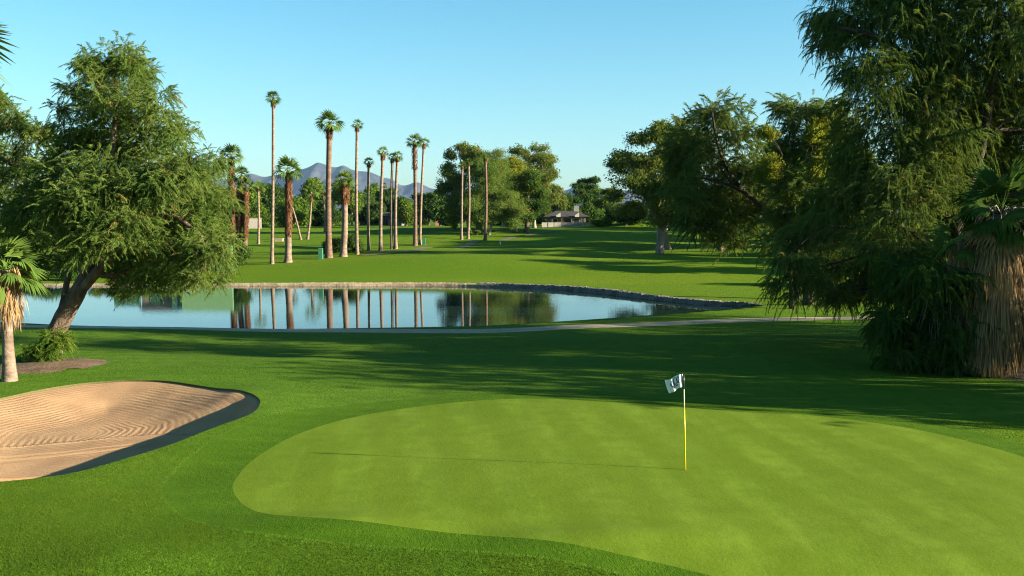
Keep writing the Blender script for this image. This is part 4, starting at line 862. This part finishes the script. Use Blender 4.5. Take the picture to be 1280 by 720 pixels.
# shore buildings behind the big left tree (mirrored in the pond)
Ysh = 96.0
def shore(name, label, cat, px0, px1, h, m, posts=True, roof=None, th=.12, dy=0):
    x0, x1 = X_(px0, Ysh), X_(px1, Ysh); y = Ysh + dy; z = min(ground_z(x0, y), ground_z(x1, y)); root = empty(name, ((x0 + x1) / 2, y, z), label, cat); o = root.location
    MB().box(x0, x1, y, y + th, z + .03, z + h).build('panel', m, root, False, o)
    if posts:
        n = max(2, int((x1 - x0) / 1.8) + 1)
        for k in range(n): xx = x0 + (x1 - x0) * k / (n - 1); MB().box(xx - .04, xx + .04, y + th + .003, y + th + .09, z - .3, z + h + .05).build('post', M['screen_dark'], root, False, o)
    if roof:
        MB().add([(x0 - .3, y - .35, z + h + .003), (x1 + .3, y - .35, z + h + .003), (x1 + .3, y + th + .35, z + h + .003), (x0 - .3, y + th + .35, z + h + .003), (x0 - .3, y + th / 2, z + h + roof), (x1 + .3, y + th / 2, z + h + roof)], [(3, 2, 1, 0), (0, 1, 5, 4), (2, 3, 4, 5), (1, 2, 5), (3, 0, 4)]).build('roof', M['roof'], root, False, o)
        xd = (x0 + x1) / 2; d = MB().box(xd - .5, xd + .5, y - .05, y - .004, z + .05, z + 2.05).build('door', M['screen_dark'], root, False, o); MB().box(xd + .36, xd + .42, y - .1, y - .052, z + 1, z + 1.1).build('handle', M['trim'], d, False, o)
    return root
shore('screen_fence', 'pale green screen fence on the far shore, mostly behind the big left tamarisk', 'fence', 226, 290, 2.7, M['screen'])
shore('screen_fence', 'dark green panel fence standing between weathered shed and pale green screen', 'fence', 213, 225, 2.6, M['screen_dark'], dy=.1)
shore('weathered_shed', 'weathered grey brown shed on the far shore, behind the big left tamarisk', 'shed', 174, 211, 2.3, M['shed'], False, .6, 2.2, dy=.4)
shore('screen_fence', 'dark green fence left of the weathered shed on the far shore', 'fence', 140, 172, 2.3, M['screen_dark'], dy=.2)
def cabinet(label, px, py, w, h):
    g = ground(px, py); root = empty('utility_box', g, label, 'utility box', 'green utility boxes'); o = g; x, y, z = g
    MB().box(x - w / 2, x + w / 2, y - w / 2, y + w / 2, z - .1, z + h).build('body', M['box_green'], root, False, o)
    MB().add([(x - w * .56, y - w * .56, z + h + .003), (x + w * .56, y - w * .56, z + h + .003), (x + w * .56, y + w * .56, z + h + .003), (x - w * .56, y + w * .56, z + h + .003), (x - w * .4, y - w * .4, z + h + .1), (x + w * .4, y - w * .4, z + h + .1), (x + w * .4, y + w * .4, z + h + .1), (x - w * .4, y + w * .4, z + h + .1)],
             [(3, 2, 1, 0), (4, 5, 6, 7), (0, 1, 5, 4), (1, 2, 6, 5), (2, 3, 7, 6), (3, 0, 4, 7)]).build('lid', M['box_green'], root, False, o)
cabinet('green utility box on the lawn just left of the tall thick smooth palm', 401, 324, .42, 1.05)
cabinet('green utility box beside the foot of the brown skirted palm', 530.2, 306.5, .36, .9)
g = ground(625, 305.5); rt = empty('tee_marker', g, 'small white marker post on the far lawn in front of the middle grove', 'marker'); x, y, z = g
MB().tube([(x, y, z - .05), (x, y, z + .42)], .09, 8).build('post', M['white'], rt, True, g); MB().tube([(x, y, z + .423), (x, y, z + .52)], (.10, .07), 8).build('cap', M['box_green'], rt, True, g)

# ================================================================== flagstick
gf = ground(857, 587); rt = empty('golf_flag', gf, 'golf flagstick with yellow pole and white flag standing in the putting green', 'flagstick')
s = gf[1] / F; zt = W(855, 467, gf[1])[2]; x, y, z = gf; xt = W(854.5, 467, gf[1])[0]
def pp(zz): return (x + (xt - x) * (zz - z) / (zt - z), y, zz)
zk = W(855, 486.5, gf[1])[2]; zw = W(855, 511, gf[1])[2]
MB().tube([(x, y, z - .1), pp(z + .8), pp(zw)], .013, 10).build('lower_pole', M['pole_y'], rt, True, gf)
MB().tube([pp(zw + .001), pp(zk)], .0125, 10).build('middle_pole', M['pole_w'], rt, True, gf)
MB().tube([pp(zk + .001), pp(zt)], .0135, 10).build('upper_pole', M['pole_k'], rt, True, gf)
flh = (484 - 468) * s; fx = xt - .014
def FS(u, v):
    zz = zt - .012 - v * (flh + .02 * u) - u * (.125 + .02 * math.sin(u * 3)) + .02 * math.sin(u * 6.0) * (1 - v * .4)
    return np.array((fx - u * (.385 - .10 * v) - .012 * math.sin(v * 3), y + .020 * math.cos(u * 14.0 + v * .9) + .06 * u, zz))
nu, nv = 26, 16; V = [FS(i / nu, j / nv) for i in range(nu + 1) for j in range(nv + 1)]
mb = MB().add(V, [(i * (nv + 1) + j, (i + 1) * (nv + 1) + j, (i + 1) * (nv + 1) + j + 1, i * (nv + 1) + j + 1) for i in range(nu) for j in range(nv)])
fl = mb.build('flag', M['flag'], rt, True, gf); sm = fl.modifiers.new('cloth', 'SOLIDIFY'); sm.thickness = .003; sm.offset = 0
em = MB()
def stroke(pts, w):
    P = smooth_loop(pts, 5, False)
    for sgn in (-1, 1):
        V = []
        for i, (u, v) in enumerate(P):
            a = P[min(i + 1, len(P) - 1)] - P[max(i - 1, 0)]; n = np.array((-a[1] * .8, a[0])); n = n / (np.linalg.norm(n) + 1e-9) * w * (.6 + .4 * math.sin(math.pi * i / (len(P) - 1)))
            e1 = FS(u + .01, v) - FS(u, v); e2 = FS(u, v + .01) - FS(u, v); nn = np.cross(e1, e2); nn /= np.linalg.norm(nn)
            for q in (P[i] + n, P[i] - n): V.append(FS(*q) + nn * .0035 * sgn)
        em.add(V, [(2 * k, 2 * k + 1, 2 * k + 3, 2 * k + 2) for k in range(len(P) - 1)])
stroke([(.62, .15), (.70, .40), (.60, .68), (.42, .82)], .042); stroke([(.40, .10), (.50, .12), (.54, .34), (.50, .55), (.62, .75)], .05)
stroke([(.22, .20), (.30, .12), (.34, .35), (.26, .52), (.20, .38), (.24, .22)], .036); stroke([(.60, .70), (.45, .62), (.30, .55), (.18, .62)], .04); stroke([(.44, .62), (.36, .78), (.28, .66)], .036)
em.build('emblem', M['emblem'], fl, True, gf)

# ================================================================== the unmown grass of the foreground, blade by blade
n = 420000; gy = 11.5 + 15.5 * RNG.random(n) ** 1.15; gx = (RNG.random(n) * 2 - 1) * (.56 * gy + 1.5)
ok = (sdf(gx, gy, COLLAR[::2]) > .05) & (sdf(gx, gy, BUNKER[::2]) > .04)
dens_ = np.clip(1.25 - .05 * (gy - 12), .3, 1); ok &= RNG.random(n) < dens_
gx, gy = gx[ok], gy[ok]; gz = terr(gx, gy); m = len(gx); V = []; tn = []
tuft = nfield(np.stack((gx, gy, gz), 1), .7, 1.0)
for k in range(3):
    a = RNG.random(m) * 2 * math.pi; h = (.015 + .014 * RNG.random(m)) * (1 + .25 * tuft); l = .010 + .026 * RNG.random(m); b = RNG.random(m) * 2 * math.pi; w = .0035 + .0025 * RNG.random(m)
    p = np.stack((gx + RNG.normal(size=m) * .02, gy + RNG.normal(size=m) * .02, gz - .004), 1); e = np.stack((np.cos(a), np.sin(a), 0 * a), 1) * w[:, None]
    V.append(np.stack((p + e, p - e, p + np.stack((np.cos(b) * l, np.sin(b) * l, h), 1)), 1)); tn.append(np.clip(.45 + .3 * tuft + .22 * RNG.normal(size=m), 0, 1))
tag(tri_object('rough_grass', np.vstack(V), np.concatenate(tn), M['blade']), 'longer uncut grass of the foreground around the putting green', 'grass', kind='stuff')
